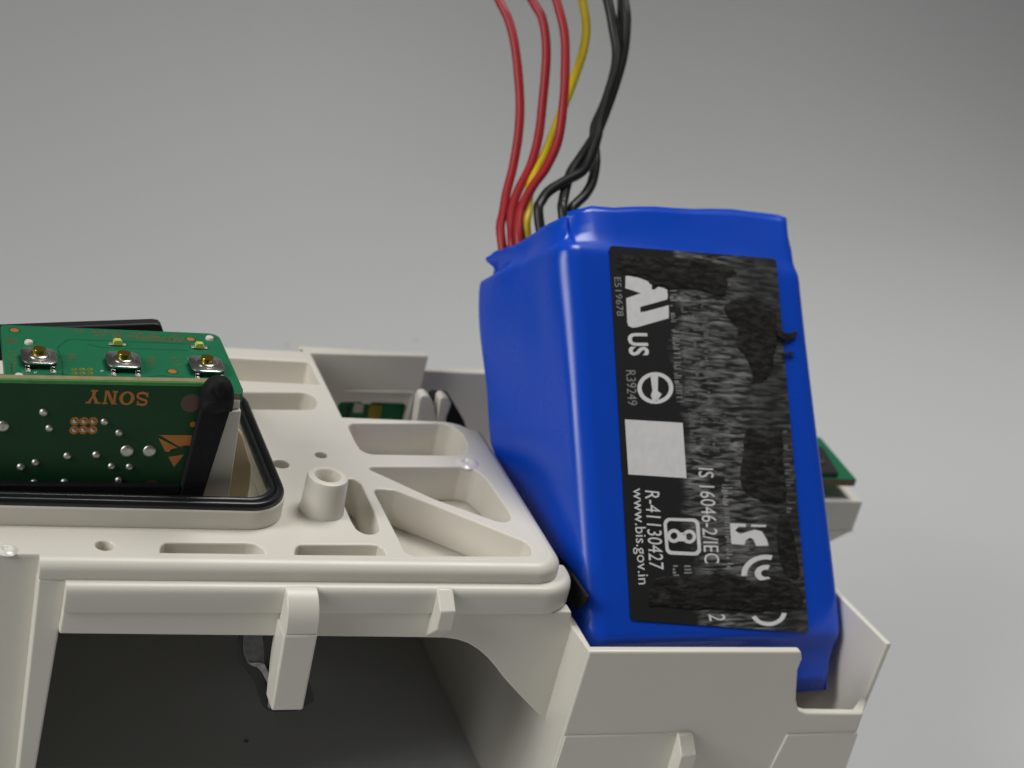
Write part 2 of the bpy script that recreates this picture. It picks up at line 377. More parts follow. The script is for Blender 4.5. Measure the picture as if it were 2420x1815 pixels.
# ---- beam with arch
arch = [z5(-330, 752), z5(0, 757), z5(90, 770), z5(160, 793), z5(235, 838), z5(300, 893), z5(360, 963), z5(420, 1042), z5(500, 1130), z5(585, 1218)]
bp = [U(z4(300, 803), 1, YB)] + [U(p, 1, YB) for p in arch]
dlt = (bp[-1] - bp[-2]).normalized(); tip = bp[-1] + dlt * ((47.2 - bp[-1].x) / dlt.x)
def beam():
    e = lambda z: ext(lg[1], lg[2], z).x - 0.15
    pts = [(e(-6.9), YB, -6.9), (e(bp[0].z), YB, bp[0].z)] + [tuple(p) for p in bp if p.x > e(bp[0].z) + 0.5] + [tuple(tip), (47.2, YB, -9.6), (46.4, YB, -9.6), (46.0, YB, -6.9)]
    prism('beam', pts, (0, 2.2, 0), PL, chassis, 0.2)
# ---- left leg and recessed panel
lg = [U(z4(262, 300), 1, -2.0), U(z4(436, 420), 1, -2.0), U(z4(232, 1640), 1, -2.0), U(z4(115, 1640), 1, -2.0)]
def ext(a, b, z): return a + (b - a) * ((z - a.z) / (b.z - a.z))
beam()
lb = ext(lg[0], lg[3], -GZ); rb = ext(lg[1], lg[2], -GZ)
prism('leg', [(lg[0].x, -2.0, -2.76), (lg[1].x, -2.0, -2.76), (rb.x, -2.0, -GZ), (lb.x, -2.0, -GZ)], (0, 2.6, 0), PL, chassis, 0.3)
prism('side_panel', [(XL, -0.04, -0.5), (lg[0].x + 1, -0.04, -0.5), (lb.x + 1, -0.04, -GZ), (XL, -0.04, -GZ)], (0, 2.0, 0), PL, chassis, 0.2)
# ---- unseen back, end and tray walls, added to keep the space under the deck dark
box('back_wall', XL, 20.0, 66.0, 68.2, -GZ, -7.6, PL, chassis)
box('back_wall', 20.1, 62, 66.0, 67.6, -GZ, -26.7, PL, chassis)
box('end_wall', XL, XL + 2, 2.6, 65.9, -GZ, -7.6, PL, chassis)
box('tray_side', 18.6, 20.05, 44.3, 75.9, -26.6, -7.7, PL, chassis, 0.1)
box('tray_front', 20.1, 62, 42.6, 44.0, -26.6, -7.7, PL, chassis, 0.1)
# ---- screw boss
bc = U(z3(545, 402), 2, 0.0)
lathe('screw_boss', [(3.45, -0.1), (3.42, 0.25), (3.3, 1.0), (3.12, 5.6), (3.0, 5.85), (2.75, 5.95), (2.05, 5.95), (1.9, 5.8), (1.55, 4.4), (1.5, 4.2), (1.45, 1.2), (0.0, 1.0)], bc, PL, chassis)
# ---- sprue mark and ejector mark (glossy dimples)
for f, p, r in ((z2, (1905, 928), 1.25), (z4, (40, 268), 0.95)):
    c = U(f(*p), 2, 0.0)
    lathe('sprue_mark', [(r * 1.7, -0.04), (r * 1.45, 0.10), (r * 1.1, 0.28), (r * 0.85, 0.32), (r * 0.6, 0.2), (r * 0.4, 0.02), (r * 0.2, 0.0), (0, 0.16)], c, 'gloss_plastic', chassis, 24)
# ---- locating tabs on the beam
def yz(xa, xb, prof, name, bevel=0.2):
    return prism(name, [(xa, y, z) for y, z in prof], (xb - xa, 0, 0), PL, chassis, bevel)
a = U(z3(1275, 1030), 1, -6.6); b = U(z3(1375, 1025), 1, -6.6)
yz(a.x, b.x, [(-2.6, -2.9), (-3.6, -2.75), (-6.6, a.z), (-6.6, a.z - 3.2), (-3.2, bp[1].z + 0.05), (-2.6, bp[1].z + 0.05)], 'locating_tab')
# ---- clip post: rounded lug above, tapering block below
a = U(z3(312, 1170), 1, -7.6); b = U(z3(522, 1170), 1, -7.6); pb = U(z3(235, 1635), 1, -7.2); pr = U(z3(430, 1635), 1, -7.2)
lugp = [(-2.5, -3.1)] + [(-3.2 - 4.4 * math.sin(t), -2.7 - (a.z * -1 - 2.7) * (1 - math.cos(t))) for t in (math.pi / 2 * k / 8 for k in range(9))] + [(-2.5, a.z)]
yz(a.x + 0.25, b.x - 0.05, lugp, 'clip_lug', 0.15)
bm = bmesh.new()
zt0, zb0 = a.z - 0.02, pb.z
T = [(a.x, -7.75, zt0), (b.x, -7.75, zt0), (b.x, -1.2, zt0), (a.x, -1.2, zt0)]
B = [(pb.x, -7.35, zb0), (pr.x, -7.35, zb0), (pr.x, -3.4, zb0), (pb.x, -3.4, zb0)]
va = [bm.verts.new(S(p)) for p in T]; vb = [bm.verts.new(S(p)) for p in B]
bm.faces.new(va); bm.faces.new(vb[::-1])
for i in range(4): bm.faces.new((va[i], vb[i], vb[(i + 1) % 4], va[(i + 1) % 4]))
bmesh.ops.recalc_face_normals(bm, faces=bm.faces)
me = bpy.data.meshes.new('clip_post'); bm.to_mesh(me); bm.free(); smooth(me, 30)
bev(link('clip_post', me, PL, chassis), 0.35, 3)
# ---- post beside the main board
yp = 13.0
q = [U(z1(*p), 1, yp) for p in ((1892, 872), (2102, 852), (1995, 1605), (1765, 1605))]
zbp = -6.0
ql = ext(q[0], q[3], zbp); qr = ext(q[1], q[2], zbp)
prism('board_post', [tuple(q[0]), tuple(q[1]), (qr.x, yp, zbp), (ql.x, yp, zbp)], (0, 2.4, 0), PL, chassis, 0.15)
prism('board_post_tip', [(q[0].x + 1.0, yp + 0.6, q[0].z - 0.3), (q[1].x - 0.1, yp + 0.6, q[0].z - 0.3), (q[1].x - 0.2, yp + 0.6, q[0].z + 1.9), (q[0].x + 1.4, yp + 0.6, q[0].z + 1.9)], (0, 2.0, 0), PL, chassis, 0.2)
# inner wall between post and seal, coloured amber as if light came through it
am = [U(z2(*p), 1, 16.2) for p in ((120, 690), (205, 685), (236, 735), (262, 830), (298, 950), (290, 1080), (262, 1215), (60, 1215))]
prism('inner_wall', [tuple(p) for p in am[:6]] + [(am[6].x, 16.2, -6.0), (am[7].x, 16.2, -6.0)], (0, 1.8, 0), 'amber', chassis, 0.2)

# ---- battery bay
XW, YF, ZR = 46.9, -10.0, -9.5
WT = 1.4
# left wall of the bay (front part reaches the rim, rear part runs under the deck)
prism('bay_side_wall', [(XW, YF + 1.3, ZR), (XW, 9, ZR), (XW, 9, -7.7), (XW, 42.5, -7.7), (XW, 42.5, -27), (XW, 65.9, -27), (XW, 65.9, -GZ), (XW, YF + 1.3, -GZ)], (0.9, 0, 0), PL, chassis, 0.2)
nt_ = [z6(395, 1100), z6(400, 1135), z6(378, 1190), z6(370, 1330), z6(382, 1385), z6(420, 1396), z6(690, 1400)]
fw = [(XW + 0.6, YF, ZR)] + [tuple(U(p, 1, YF)) for p in nt_] + [(98.9, YF, -GZ), (XW - 3.4, YF, -GZ)]
fr = U(z5(1000, 870), 1, YF); fb = U(z5(752, 1655), 1, YF)
fz = ext(fr, fb, -GZ)
fw[0] = (fr.x, YF, ZR); fw[-1] = (fz.x, YF, -GZ)
prism('bay_front_wall', fw, (0, 1.5, 0), PL, chassis, 0.35, 3)
# slanting left flank that joins the side wall to the drafted front wall
bm = bmesh.new()
F = [(fr.x, YF + 0.4, ZR - 0.02), (XW + 0.88, YF + 0.4, ZR - 0.02), (XW + 0.88, -2.0, ZR - 0.02), (XW - 0.35, -2.0, ZR - 0.02)]
G = [(fz.x + 0.02, YF + 0.4, -GZ), (XW + 0.88, YF + 0.4, -GZ), (XW + 0.88, 3.0, -GZ), (XW - 0.35, 3.0, -GZ)]
va = [bm.verts.new(S(p)) for p in F]; vb = [bm.verts.new(S(p)) for p in G]
bm.faces.new(va); bm.faces.new(vb[::-1])
for i in range(4): bm.faces.new((va[i], vb[i], vb[(i + 1) % 4], va[(i + 1) % 4]))
bmesh.ops.recalc_face_normals(bm, faces=bm.faces)
me = bpy.data.meshes.new('bay_flank'); bm.to_mesh(me); bm.free(); smooth(me, 30)
bev(link('bay_flank', me, PL, chassis), 0.2, 2)
# right wall: front edge leans, top edge falls towards the back
XR = 102.3
wr = [U(z6(*p), 0, XR) for p in ((690, 1400), (830, 1060), (600, 830), (560, 790))]
prism('bay_right_wall', [(XR, wr[0].y, -GZ), tuple(wr[0]), tuple(wr[1]), tuple(wr[2]), (XR, 24.0, wr[2].z - 0.5), (XR, 24.0, -GZ)], (-1.0, 0, 0), PL, chassis, 0.25)
zn = U(z6(600, 1398), 1, YF).z
prism('bay_corner', [(98.7, YF, zn), (XR, wr[0].y + 0.3, zn), (XR - 1.0, wr[0].y + 0.3, zn), (97.6, YF + 1.4, zn)], (0, 0, -GZ - zn), PL, chassis, 0.2)
box('bay_clip', 98.6, 101.2, 24.3, 26.5, -GZ, -8.0, PL, chassis)
box('bay_back_wall', 47.9, 102.3, 26.6, 28.2, -GZ, -10.5, PL, chassis)
box('bay_floor', 47.9, 98.8, -8.4, 26.5, -39.5, -37.9, PL, chassis)
# proud lower panels on the front wall and the third tab
zl = U(z5(1100, 1428), 1, YF).z
tab3a = U(z5(1640, 1570), 1, -13.0); tab3b = U(z5(1745, 1585), 1, -13.0)
zlr = U(z6(500, 1492), 1, YF).z
prism('lower_panel', [(ext(fr, fb, zl).x + 0.3, YF - 0.35, zl), (tab3a.x + 0.3, YF - 0.35, zl), (tab3a.x + 0.3, YF - 0.35, -GZ), (fz.x + 0.3, YF - 0.35, -GZ)], (0, 0.6, 0), PL, chassis, 0.12)
pa = U(z6(325, 1492), 1, YF); pc = U(z6(240, 1659), 1, YF); pcb = ext(pa, pc, -GZ)
prism('lower_panel', [(pa.x, YF - 0.35, zlr), (98.9, YF - 0.35, zlr), (98.9, YF - 0.35, -GZ), (pcb.x, YF - 0.35, -GZ)], (0, 0.6, 0), PL, chassis, 0.12)
yz(tab3a.x, tab3b.x, [(-9.9, zl + 0.15), (-10.6, zl + 0.15), (-13.2, tab3a.z), (-13.2, tab3a.z - 3.4), (-10.3, tab3a.z - 5.5), (-9.9, tab3a.z - 5.5)], 'locating_tab', 0.25)
# ---- rear tray behind the step in the deck: panel with a recess and a slot showing a board
YT = 69.6
def bk(*p): return U(zb(*p), 1, YT)
t0 = [bk(*p) for p in ((150, 105), (1285, 120), (1100, 915), (20, 915))]
lo = t0[2].z - 6
slot = [bk(*p) for p in ((105, 760), (150, 722), (410, 722), (428, 748), (530, 750), (545, 724), (960, 738), (1020, 790), (1005, 960), (105, 960))]
xl_, xr_ = t0[3].x - 6, ext(t0[1], t0[2], lo).x
sx0, sx1 = slot[0].x, slot[7].x
# panel as one outline with the slot cut in from below
pan = [(19.4, YT, t0[0].z), tuple(t0[1]), (xr_, YT, lo), (sx1, YT, lo)] + [tuple(p) for p in (slot[7], slot[6], slot[5], slot[4], slot[3], slot[2], slot[1], slot[0])] + [(sx0, YT, lo), (20.3, YT, lo)]
prism('rear_panel', pan, (0, 1.6, 0), PL, chassis, 0.12)
# raised frame line of the recess
ra = [bk(*p) for p in ((180, 555), (1110, 575), (1020, 960))]
prism('recess_edge', [tuple(ra[0]), tuple(ra[1]), tuple(ra[2]), (ra[2].x - 0.35, YT, ra[2].z), (ra[1].x - 0.45, YT, ra[1].z - 0.4), (ra[0].x, YT, ra[0].z - 0.35)], (0, -0.45, 0), PL, chassis, 0.08)
# wall farther right, lower and in its own shade, plus the two forked prongs
br = [U(zb(*p), 1, 72.0) for p in ((1240, 310), (2300, 350))]
prism('rear_wall', [(br[0].x - 1.0, 72, br[0].z), (62, 72, br[1].z), (62, 72, -GZ), (br[0].x - 1.0, 72, -GZ)], (0, 1.8, 0), PL, chassis, 0.25)
YQ = 50.0
def prong(pl): return prism('forked_prong', [tuple(U(zb(*p), 1, YQ)) for p in pl], (0, 2.6, 0), PL, chassis, 0.3, 3)
prong([(1110, 1050), (1160, 700), (1180, 655), (1215, 632), (1265, 632), (1310, 665), (1345, 730), (1400, 900), (1410, 1050)])
prong([(1380, 1050), (1405, 850), (1430, 690), (1460, 655), (1500, 652), (1550, 685), (1590, 745), (1570, 800), (1525, 920), (1515, 1050)])
box('tray_back', 20.3, br[0].x - 1.2, 76.0, 77.2, -GZ, -3.0, PL, chassis)  # unseen piece added behind the slot to block light
box('rear_shelf', 20.4, 62, 44.3, 75.9, -26.5, -25.0, PL, chassis)
# ---- bracket that carries the socket board, right behind the battery
YK = 40.0
kb = [U(z6(*p), 1, YK) for p in ((380, 372), (692, 378), (640, 520), (515, 582), (380, 600))]
prism('socket_bracket', [tuple(p) for p in kb], (0, 9, 0), PL, chassis, 0.25)
prism('bracket_groove', [tuple(U(z6(*p), 1, YK)) for p in ((380, 513), (645, 516), (643, 520), (380, 519))], (0, -0.12, 0), PL, chassis, 0.0)
box('bracket_arm', 90, kb[0].x + 0.5, 41, 46, kb[4].z, kb[0].z - 0.2, PL, chassis)
box('bracket_foot', 90, 96, 28.3, 46, -GZ, kb[0].z - 0.25, PL, chassis)

# ================================================================== rubber seal
def seal():
    o = thing('rubber_seal', 'glossy black rubber sealing ring seated on the raised white rim', 'gasket', (RX1 - 10, 27, 3.1))
    # one continuous extrusion with two ridges: profile swept round the rim
    base = inset(1.5); n = len(base)
    prof = [(-1.25, 0.0), (-1.3, 0.5), (-1.1, 0.95), (-0.65, 1.15), (-0.25, 0.95), (0.0, 0.62), (0.25, 0.95), (0.65, 1.15), (1.1, 0.95), (1.3, 0.5), (1.25, 0.0)]
    bm = bmesh.new(); rings = []
    for i in range(n):
        a, b, c = Vector(base[i - 1]), Vector(base[i]), Vector(base[(i + 1) % n])
        t = ((b - a).normalized() + (c - b).normalized()).normalized(); nn = Vector((t.y, -t.x))
        wv = 0.10 * noise.noise(Vector((b.x * 0.2, b.y * 0.2, 0)))
        rings.append([bm.verts.new(S((b.x + nn.x * (u + wv), b.y + nn.y * (u + wv), 3.1 + v))) for u, v in prof])
    k = len(prof)
    for i in range(n):
        A, B = rings[i], rings[(i + 1) % n]
        for j in range(k): bm.faces.new((A[j], B[j], B[(j + 1) % k], A[(j + 1) % k]))
    bmesh.ops.recalc_face_normals(bm, faces=bm.faces)
    me = bpy.data.meshes.new('sealing_ring'); bm.to_mesh(me); bm.free(); smooth(me, 70)
    link('sealing_ring', me, 'rubber', o)
    return o
seal()

# ================================================================== flat print helpers
def flat(name, polys, o, ux, uy, n, m, parent, thick=0.03):
    """several flat outlines (each a list of (a,b) in plane axes) as one thin printed mark"""
    bm = bmesh.new()
    for ip, poly in enumerate(polys):
        try:
            vs_ = [bm.verts.new(S(o + ux * a + uy * b + n * (thick + 0.0023 * (ip % 5)))) for a, b in poly]
            bm.faces.new(vs_)
        except Exception: pass
    bmesh.ops.triangulate(bm, faces=bm.faces)
    for f_ in bm.faces:
        f_.normal_update()
        if f_.normal.dot(n) < 0: f_.normal_flip()
    me = bpy.data.meshes.new(name); bm.to_mesh(me); bm.free()
    return link(name, me, m, parent)
def ring(c, r0_, r1_, n=28, sy=1.0):
    out = []
    for k in range(n):
        a, b = 2 * math.pi * k / n, 2 * math.pi * (k + 1) / n
        out.append([(c[0] + r0_ * math.cos(a), c[1] + sy * r0_ * math.sin(a)), (c[0] + r1_ * math.cos(a), c[1] + sy * r1_ * math.sin(a)),
                    (c[0] + r1_ * math.cos(b), c[1] + sy * r1_ * math.sin(b)), (c[0] + r0_ * math.cos(b), c[1] + sy * r0_ * math.sin(b))])
    return out
def arcband(c, r0_, r1_, a0, a1, n=14, sy=1.0):
    out = []
    for k in range(n):
        a, b = a0 + (a1 - a0) * k / n, a0 + (a1 - a0) * (k + 1) / n
        out.append([(c[0] + r0_ * math.cos(a), c[1] + sy * r0_ * math.sin(a)), (c[0] + r1_ * math.cos(a), c[1] + sy * r1_ * math.sin(a)),
                    (c[0] + r1_ * math.cos(b), c[1] + sy * r1_ * math.sin(b)), (c[0] + r0_ * math.cos(b), c[1] + sy * r0_ * math.sin(b))])
    return out
def stroke(pts, wd):
    out = []
    for a, b in zip(pts[:-1], pts[1:]):
        a, b = Vector(a), Vector(b); d = (b - a).normalized(); n = Vector((-d.y, d.x)) * wd / 2; e = d * wd * 0.2
        out.append([tuple(a - e + n), tuple(a - e - n), tuple(b + e - n), tuple(b + e + n)])
    return out
def text_mesh(s, bold=0.0):
    cu = bpy.data.curves.new('t', 'FONT'); cu.body = s; cu.resolution_u = 3; cu.offset = bold
    t = bpy.data.objects.new('t', cu); C.objects.link(t); bpy.context.view_layer.update()
    me = bpy.data.meshes.new_from_object(t.evaluated_get(bpy.context.evaluated_depsgraph_get()))
    bpy.data.objects.remove(t); bpy.data.curves.remove(cu)
    xs = [v.co.x for v in me.vertices]; ys = [v.co.y for v in me.vertices]
    x0, x1, y0, y1 = min(xs), max(xs), min(ys), max(ys)
    for v in me.vertices: v.co.x = (v.co.x - x0) / (x1 - x0); v.co.y = (v.co.y - y0) / (y1 - y0)
    return me

# ================================================================== MAIN BOARD (upright, with the maker's name upside down)
YV = 12.3
board = thing('main_circuit_board', 'upright dark green circuit board printed SONY upside down, standing inside the seal', 'circuit board', (-20, YV, -7))
def vb_(*p): return U(z1(*p), 1, YV)
zt_ = vb_(900, 595).z
xr = vb_(1930, 700).x
pt = [(-62, YV, -7), (xr - 1.0, YV, -7), (xr, YV, vb_(1900, 700).z), (xr - 0.5, YV, vb_(1830, 612).z), (-62, YV, vb_(0, 590).z - 0.55)]
prism('board', pt, (0, 1.5, 0), 'pcb_dark', board, 0.06, 1)
# pale core showing along the top edge
e0, e1 = vb_(1830, 612), Vector(pt[4])
prism('board_edge', [(e1.x, YV + 0.35, e1.z - 0.2), (e0.x, YV + 0.35, e0.z - 0.2), (e0.x, YV + 0.35, e0.z + 0.03), (e1.x, YV + 0.35, e1.z + 0.03)], (0, 1.1, 0), 'pcb_edge', board, 0)
prism('board_edge', [(e1.x, YV - 0.03, e1.z - 0.5), (e0.x, YV - 0.03, e0.z - 0.5), (e0.x, YV - 0.03, e0.z - 0.0), (e1.x, YV - 0.03, e1.z - 0.0)], (0, 0.3, 0), 'pcb_edge_green', board, 0)
VO = Vector((0, YV, 0)); VX, VZ, VN = Vector((1, 0, 0)), Vector((0, 0, 1)), Vector((0, -1, 0))
def vp(*p): q_ = vb_(*p); return (q_.x, q_.z)
# SONY, slab letters drawn in a unit box and turned upside down into place
def slab():
    G = []
    H_, w_, s_ = 1.0, 0.22, 0.12
    # S: two bowls drawn as a thick stroke plus serifs
    c = [(0.80, 0.74), (0.72, 0.88), (0.50, 0.93), (0.25, 0.90), (0.13, 0.76), (0.20, 0.61), (0.45, 0.54), (0.70, 0.46), (0.86, 0.33), (0.82, 0.16), (0.62, 0.07), (0.38, 0.07), (0.20, 0.14), (0.12, 0.28)]
    c = [tuple(v)[:2] for v in catmull([(x, y, 0) for x, y in c], 4)]
    G.append((stroke(c, 0.17) + [[(0.74, 0.66), (0.86, 0.66), (0.86, 0.99), (0.76, 0.99)], [(0.06, 0.02), (0.16, 0.02), (0.18, 0.36), (0.06, 0.36)]], 0.95))
    O = []
    for k in range(36):
        a, b = 2 * math.pi * k / 36, 2 * math.pi * (k + 1) / 36
        O.append([(0.6 + 0.58 * math.cos(a), 0.5 + 0.5 * math.sin(a)), (0.6 + 0.58 * math.cos(b), 0.5 + 0.5 * math.sin(b)), (0.6 + 0.30 * math.cos(b), 0.5 + 0.37 * math.sin(b)), (0.6 + 0.30 * math.cos(a), 0.5 + 0.37 * math.sin(a))])
    G.append((O, 1.22))
    N = [[(0.12, 0), (0.30, 0), (0.30, 1), (0.12, 1)], [(0.82, 0), (0.98, 0), (0.98, 1), (0.82, 1)], [(0.12, 1), (0.38, 1), (0.98, 0), (0.72, 0)],
         [(0.0, 0), (0.42, 0), (0.42, s_), (0.0, s_)], [(0.70, 1 - s_), (1.12, 1 - s_), (1.12, 1), (0.70, 1)], [(0.0, 1 - s_), (0.2, 1 - s_), (0.2, 1), (0.0, 1)]]
    G.append((N, 1.14))
    Y = [[(0.44, 0), (0.68, 0), (0.68, 0.5), (0.44, 0.5)], [(0.08, 1), (0.36, 1), (0.68, 0.42), (0.44, 0.42)], [(0.80, 1), (1.02, 1), (0.68, 0.42), (0.52, 0.42)],
         [(0.30, 0), (0.82, 0), (0.82, s_), (0.30, s_)], [(0.0, 1 - s_), (0.44, 1 - s_), (0.44, 1), (0.0, 1)], [(0.70, 1 - s_), (1.12, 1 - s_), (1.12, 1), (0.70, 1)]]
    G.append((Y, 1.12))
    out = []; x = 0
    for polys, wd in G:
        out += [[(x + a, b) for a, b in p] for p in polys]; x += wd + 0.10
    return out, x - 0.10
polys, tw = slab()
pA, pB = vp(1302, 690), vp(742, 785)          # S begins at right (text is upside down)
sx_, sz_ = (pB[0] - pA[0]) / tw, (pB[1] - pA[1])
flat('lettering', [[(pA[0] + a * sx_, pA[1] + b * sz_) for a, b in p] for p in polys], VO, VX, VZ, VN, 'copper', board, 0.03)
# solder joints
for x, y, r in ((378, 865, 38), (428, 1003, 36), (910, 947, 36), (1036, 1043, 36), (1106, 1203, 62), (1302, 1203, 62), (586, 1245, 38), (838, 1234, 38), (308, 1301, 36), (180, 1340, 37), (970, 1333, 35), (1127, 1339, 36), (25, 985, 54), (298, 1475, 35), (562, 1472, 38), (738, 1500, 30), (1034, 1456, 36)):
    R_ = r * 600 / 2212 / 16.8
    c = vb_(x, y)
    lathe('solder_joint', [(R_, -0.05), (R_ * 0.96, 0.10), (R_ * 0.78, 0.26), (R_ * 0.5, 0.36 if r < 50 else 0.30), (R_ * 0.3, 0.33), (0, 0.28 if r < 50 else 0.18)], c, 'solder', board, 18, (0, -1, 0))
for j in range(2):
    for i in range(3):
        c = vb_(652 + 80 * i - 6 * j, 943 + 76 * j)
        lathe('test_pad', [(0.66, -0.03), (0.66, 0.03), (0.36, 0.035), (0.34, -0.02), (0, -0.02)], c, 'copper', board, 18, (0, -1, 0))
        lathe('solder_joint', [(0.34, 0.0), (0.22, 0.12), (0, 0.16)], c + Vector((0.02, 0, -0.08)), 'solder', board, 12, (0, -1, 0))
lathe('copper_disc', [(1.42, -0.02), (1.42, 0.02), (0, 0.02)], vb_(1662, 785), 'copper_dim', board, 28, (0, -1, 0))
lathe('copper_disc', [(0.42, -0.02), (0.42, 0.02), (0, 0.02)], vb_(1680, 970), 'copper', board, 18, (0, -1, 0))
lathe('copper_disc', [(1.1, -0.02), (1.1, 0.02), (0, 0.02)], vb_(1320, 1510), 'copper_dim', board, 28, (0, -1, 0))
# static-warning triangle
tri = [[(1375, 1060), (1672, 1065), (1655, 1160), (1632, 1150), (1560, 1162), (1400, 1068)], [(1378, 1085), (1545, 1172), (1490, 1188), (1470, 1210), (1438, 1205)], [(1465, 1252), (1602, 1232), (1515, 1342)], [(1575, 1150), (1592, 1128), (1584, 1170)]]
flat('warning_triangle', [[vp(*p) for p in t] for t in tri], VO, VX, VZ, VN, 'copper', board, 0.03)
tr = []
for pl in ([(0, 805), (110, 810), (140, 840), (145, 1010)], [(480, 860), (590, 800), (960, 805), (1050, 905)], [(520, 880), (600, 835), (930, 838), (1010, 900), (1060, 960)], [(560, 895), (620, 862), (900, 865)], [(300, 930), (480, 1050), (480, 1180)], [(700, 1080), (700, 1180), (800, 1210)], [(1150, 1000), (1250, 1100), (1290, 1150)]):
    tr += stroke([vp(*p) for p in pl], 0.14)
flat('circuit_traces', tr, VO, VX, VZ, VN, 'trace_dark', board, 0.012)

# ---- black foam strip round the board's edge
foam = thing('black_foam_strip', 'black foam strip wrapped around the right and lower edges of the SONY board', 'foam strip', (-10, YV - 1, 2))
yf = YV - 1.3
def fo(*p): q_ = U(z1(*p), 1, yf); return tuple(q_)
zlow = -6.0
L0, L1 = Vector(fo(1745, 850)), Vector(fo(1590, 1480)); R0_, R1_ = Vector(fo(2010, 850)), Vector(fo(1770, 1600))
o = prism('foam_side', [tuple(L0), tuple(R0_), tuple(ext(R0_, R1_, zlow)), tuple(ext(L0, L1, zlow))], (0, 1.25, 0), 'foam', foam, 0.3)
b0, b1 = Vector(fo(-900, 1480)), Vector(fo(1580, 1512))
prism('foam_bottom', [tuple(b0), tuple(b1), (b1.x, yf, zlow), (b0.x, yf, zlow)], (0, 1.2, 0), 'foam', foam, 0.25)
# the bulging top that folds over the edge
hp = [fo(*p) for p in ((1750, 850), (1748, 790), (1765, 700), (1815, 620), (1880, 580), (1950, 580), (2015, 620), (2040, 690), (2035, 800), (2020, 860), (1960, 852), (1850, 880))]
bm = bmesh.new()
cen = sum((Vector(p) for p in hp), Vector()) / len(hp)
hp = catmull(hp, 3, True)
rings = []
for sc_, dy in ((1.0, 1.4), (1.0, 0.2), (0.95, -0.35), (0.78, -0.8), (0.45, -1.1)):
    rg = []
    for p in hp:
        v = cen + (p - cen) * sc_; v.y = yf + dy + (0.28 * noise.noise(p * 1.1 + Vector((0, dy, 0))) + 0.16 * noise.noise(p * 3.1 + Vector((0, dy * 2, 4)))) * (1 if sc_ < 1 else 0)
        rg.append(bm.verts.new(S(v)))
    rings.append(rg)
n = len(hp)
for A, B in zip(rings[:-1], rings[1:]):
    for k in range(n): bm.faces.new((A[k], A[(k + 1) % n], B[(k + 1) % n], B[k]))
cv = bm.verts.new(S((cen.x, yf - 1.15, cen.z)))
for k in range(n): bm.faces.new((rings[-1][k], rings[-1][(k + 1) % n], cv))
bm.faces.new(rings[0])
bmesh.ops.recalc_face_normals(bm, faces=bm.faces)
me = bpy.data.meshes.new('foam_fold'); bm.to_mesh(me); bm.free(); smooth(me, 60)
link('foam_fold', me, 'foam', foam)

# ================================================================== BUTTON BOARD (flat)
ZH = 18.9
bb = thing('button_circuit_board', 'bright green circuit board lying flat with three round push buttons', 'circuit board', (-20, 24, ZH - 1.4))
def hb_(*p): q_ = U(z1(*p), 2, ZH); return (q_.x, q_.y)
hbl = hb_(5, 100)
ho = [hbl, hb_(1900, 178), hb_(2118, 665), (hb_(2118, 665)[0] - 0.3, YV + 1.6), (hbl[0] - 0.8, YV + 1.6)]
ho = roundpoly(ho[::-1], [0, 0.3, 0.6, 1.6, 0.8], 4)
holes = [circ(hb_(1825, 222), 0.75), circ(hb_(250, 258), 0.75), circ(hb_(165, 552), 0.75)]
plate('board', ho, holes, ZH, 1.4, 'pcb', bb, 0.08, 1)
prism('board_edge', [(hb_(2040, 700)[0] - 6, YV + 1.57, ZH - 1.36), (hb_(2118, 665)[0] - 0.6, YV + 1.57, ZH - 1.36), (hb_(2118, 665)[0] - 0.6, YV + 1.57, ZH - 0.12), (hb_(2040, 700)[0] - 6, YV + 1.57, ZH - 0.12)], (0, 0.1, 0), 'pcb_edge', bb, 0)
HO, HX, HY, HN = Vector((0, 0, ZH)), Vector((1, 0, 0)), Vector((0, 1, 0)), Vector((0, 0, 1))
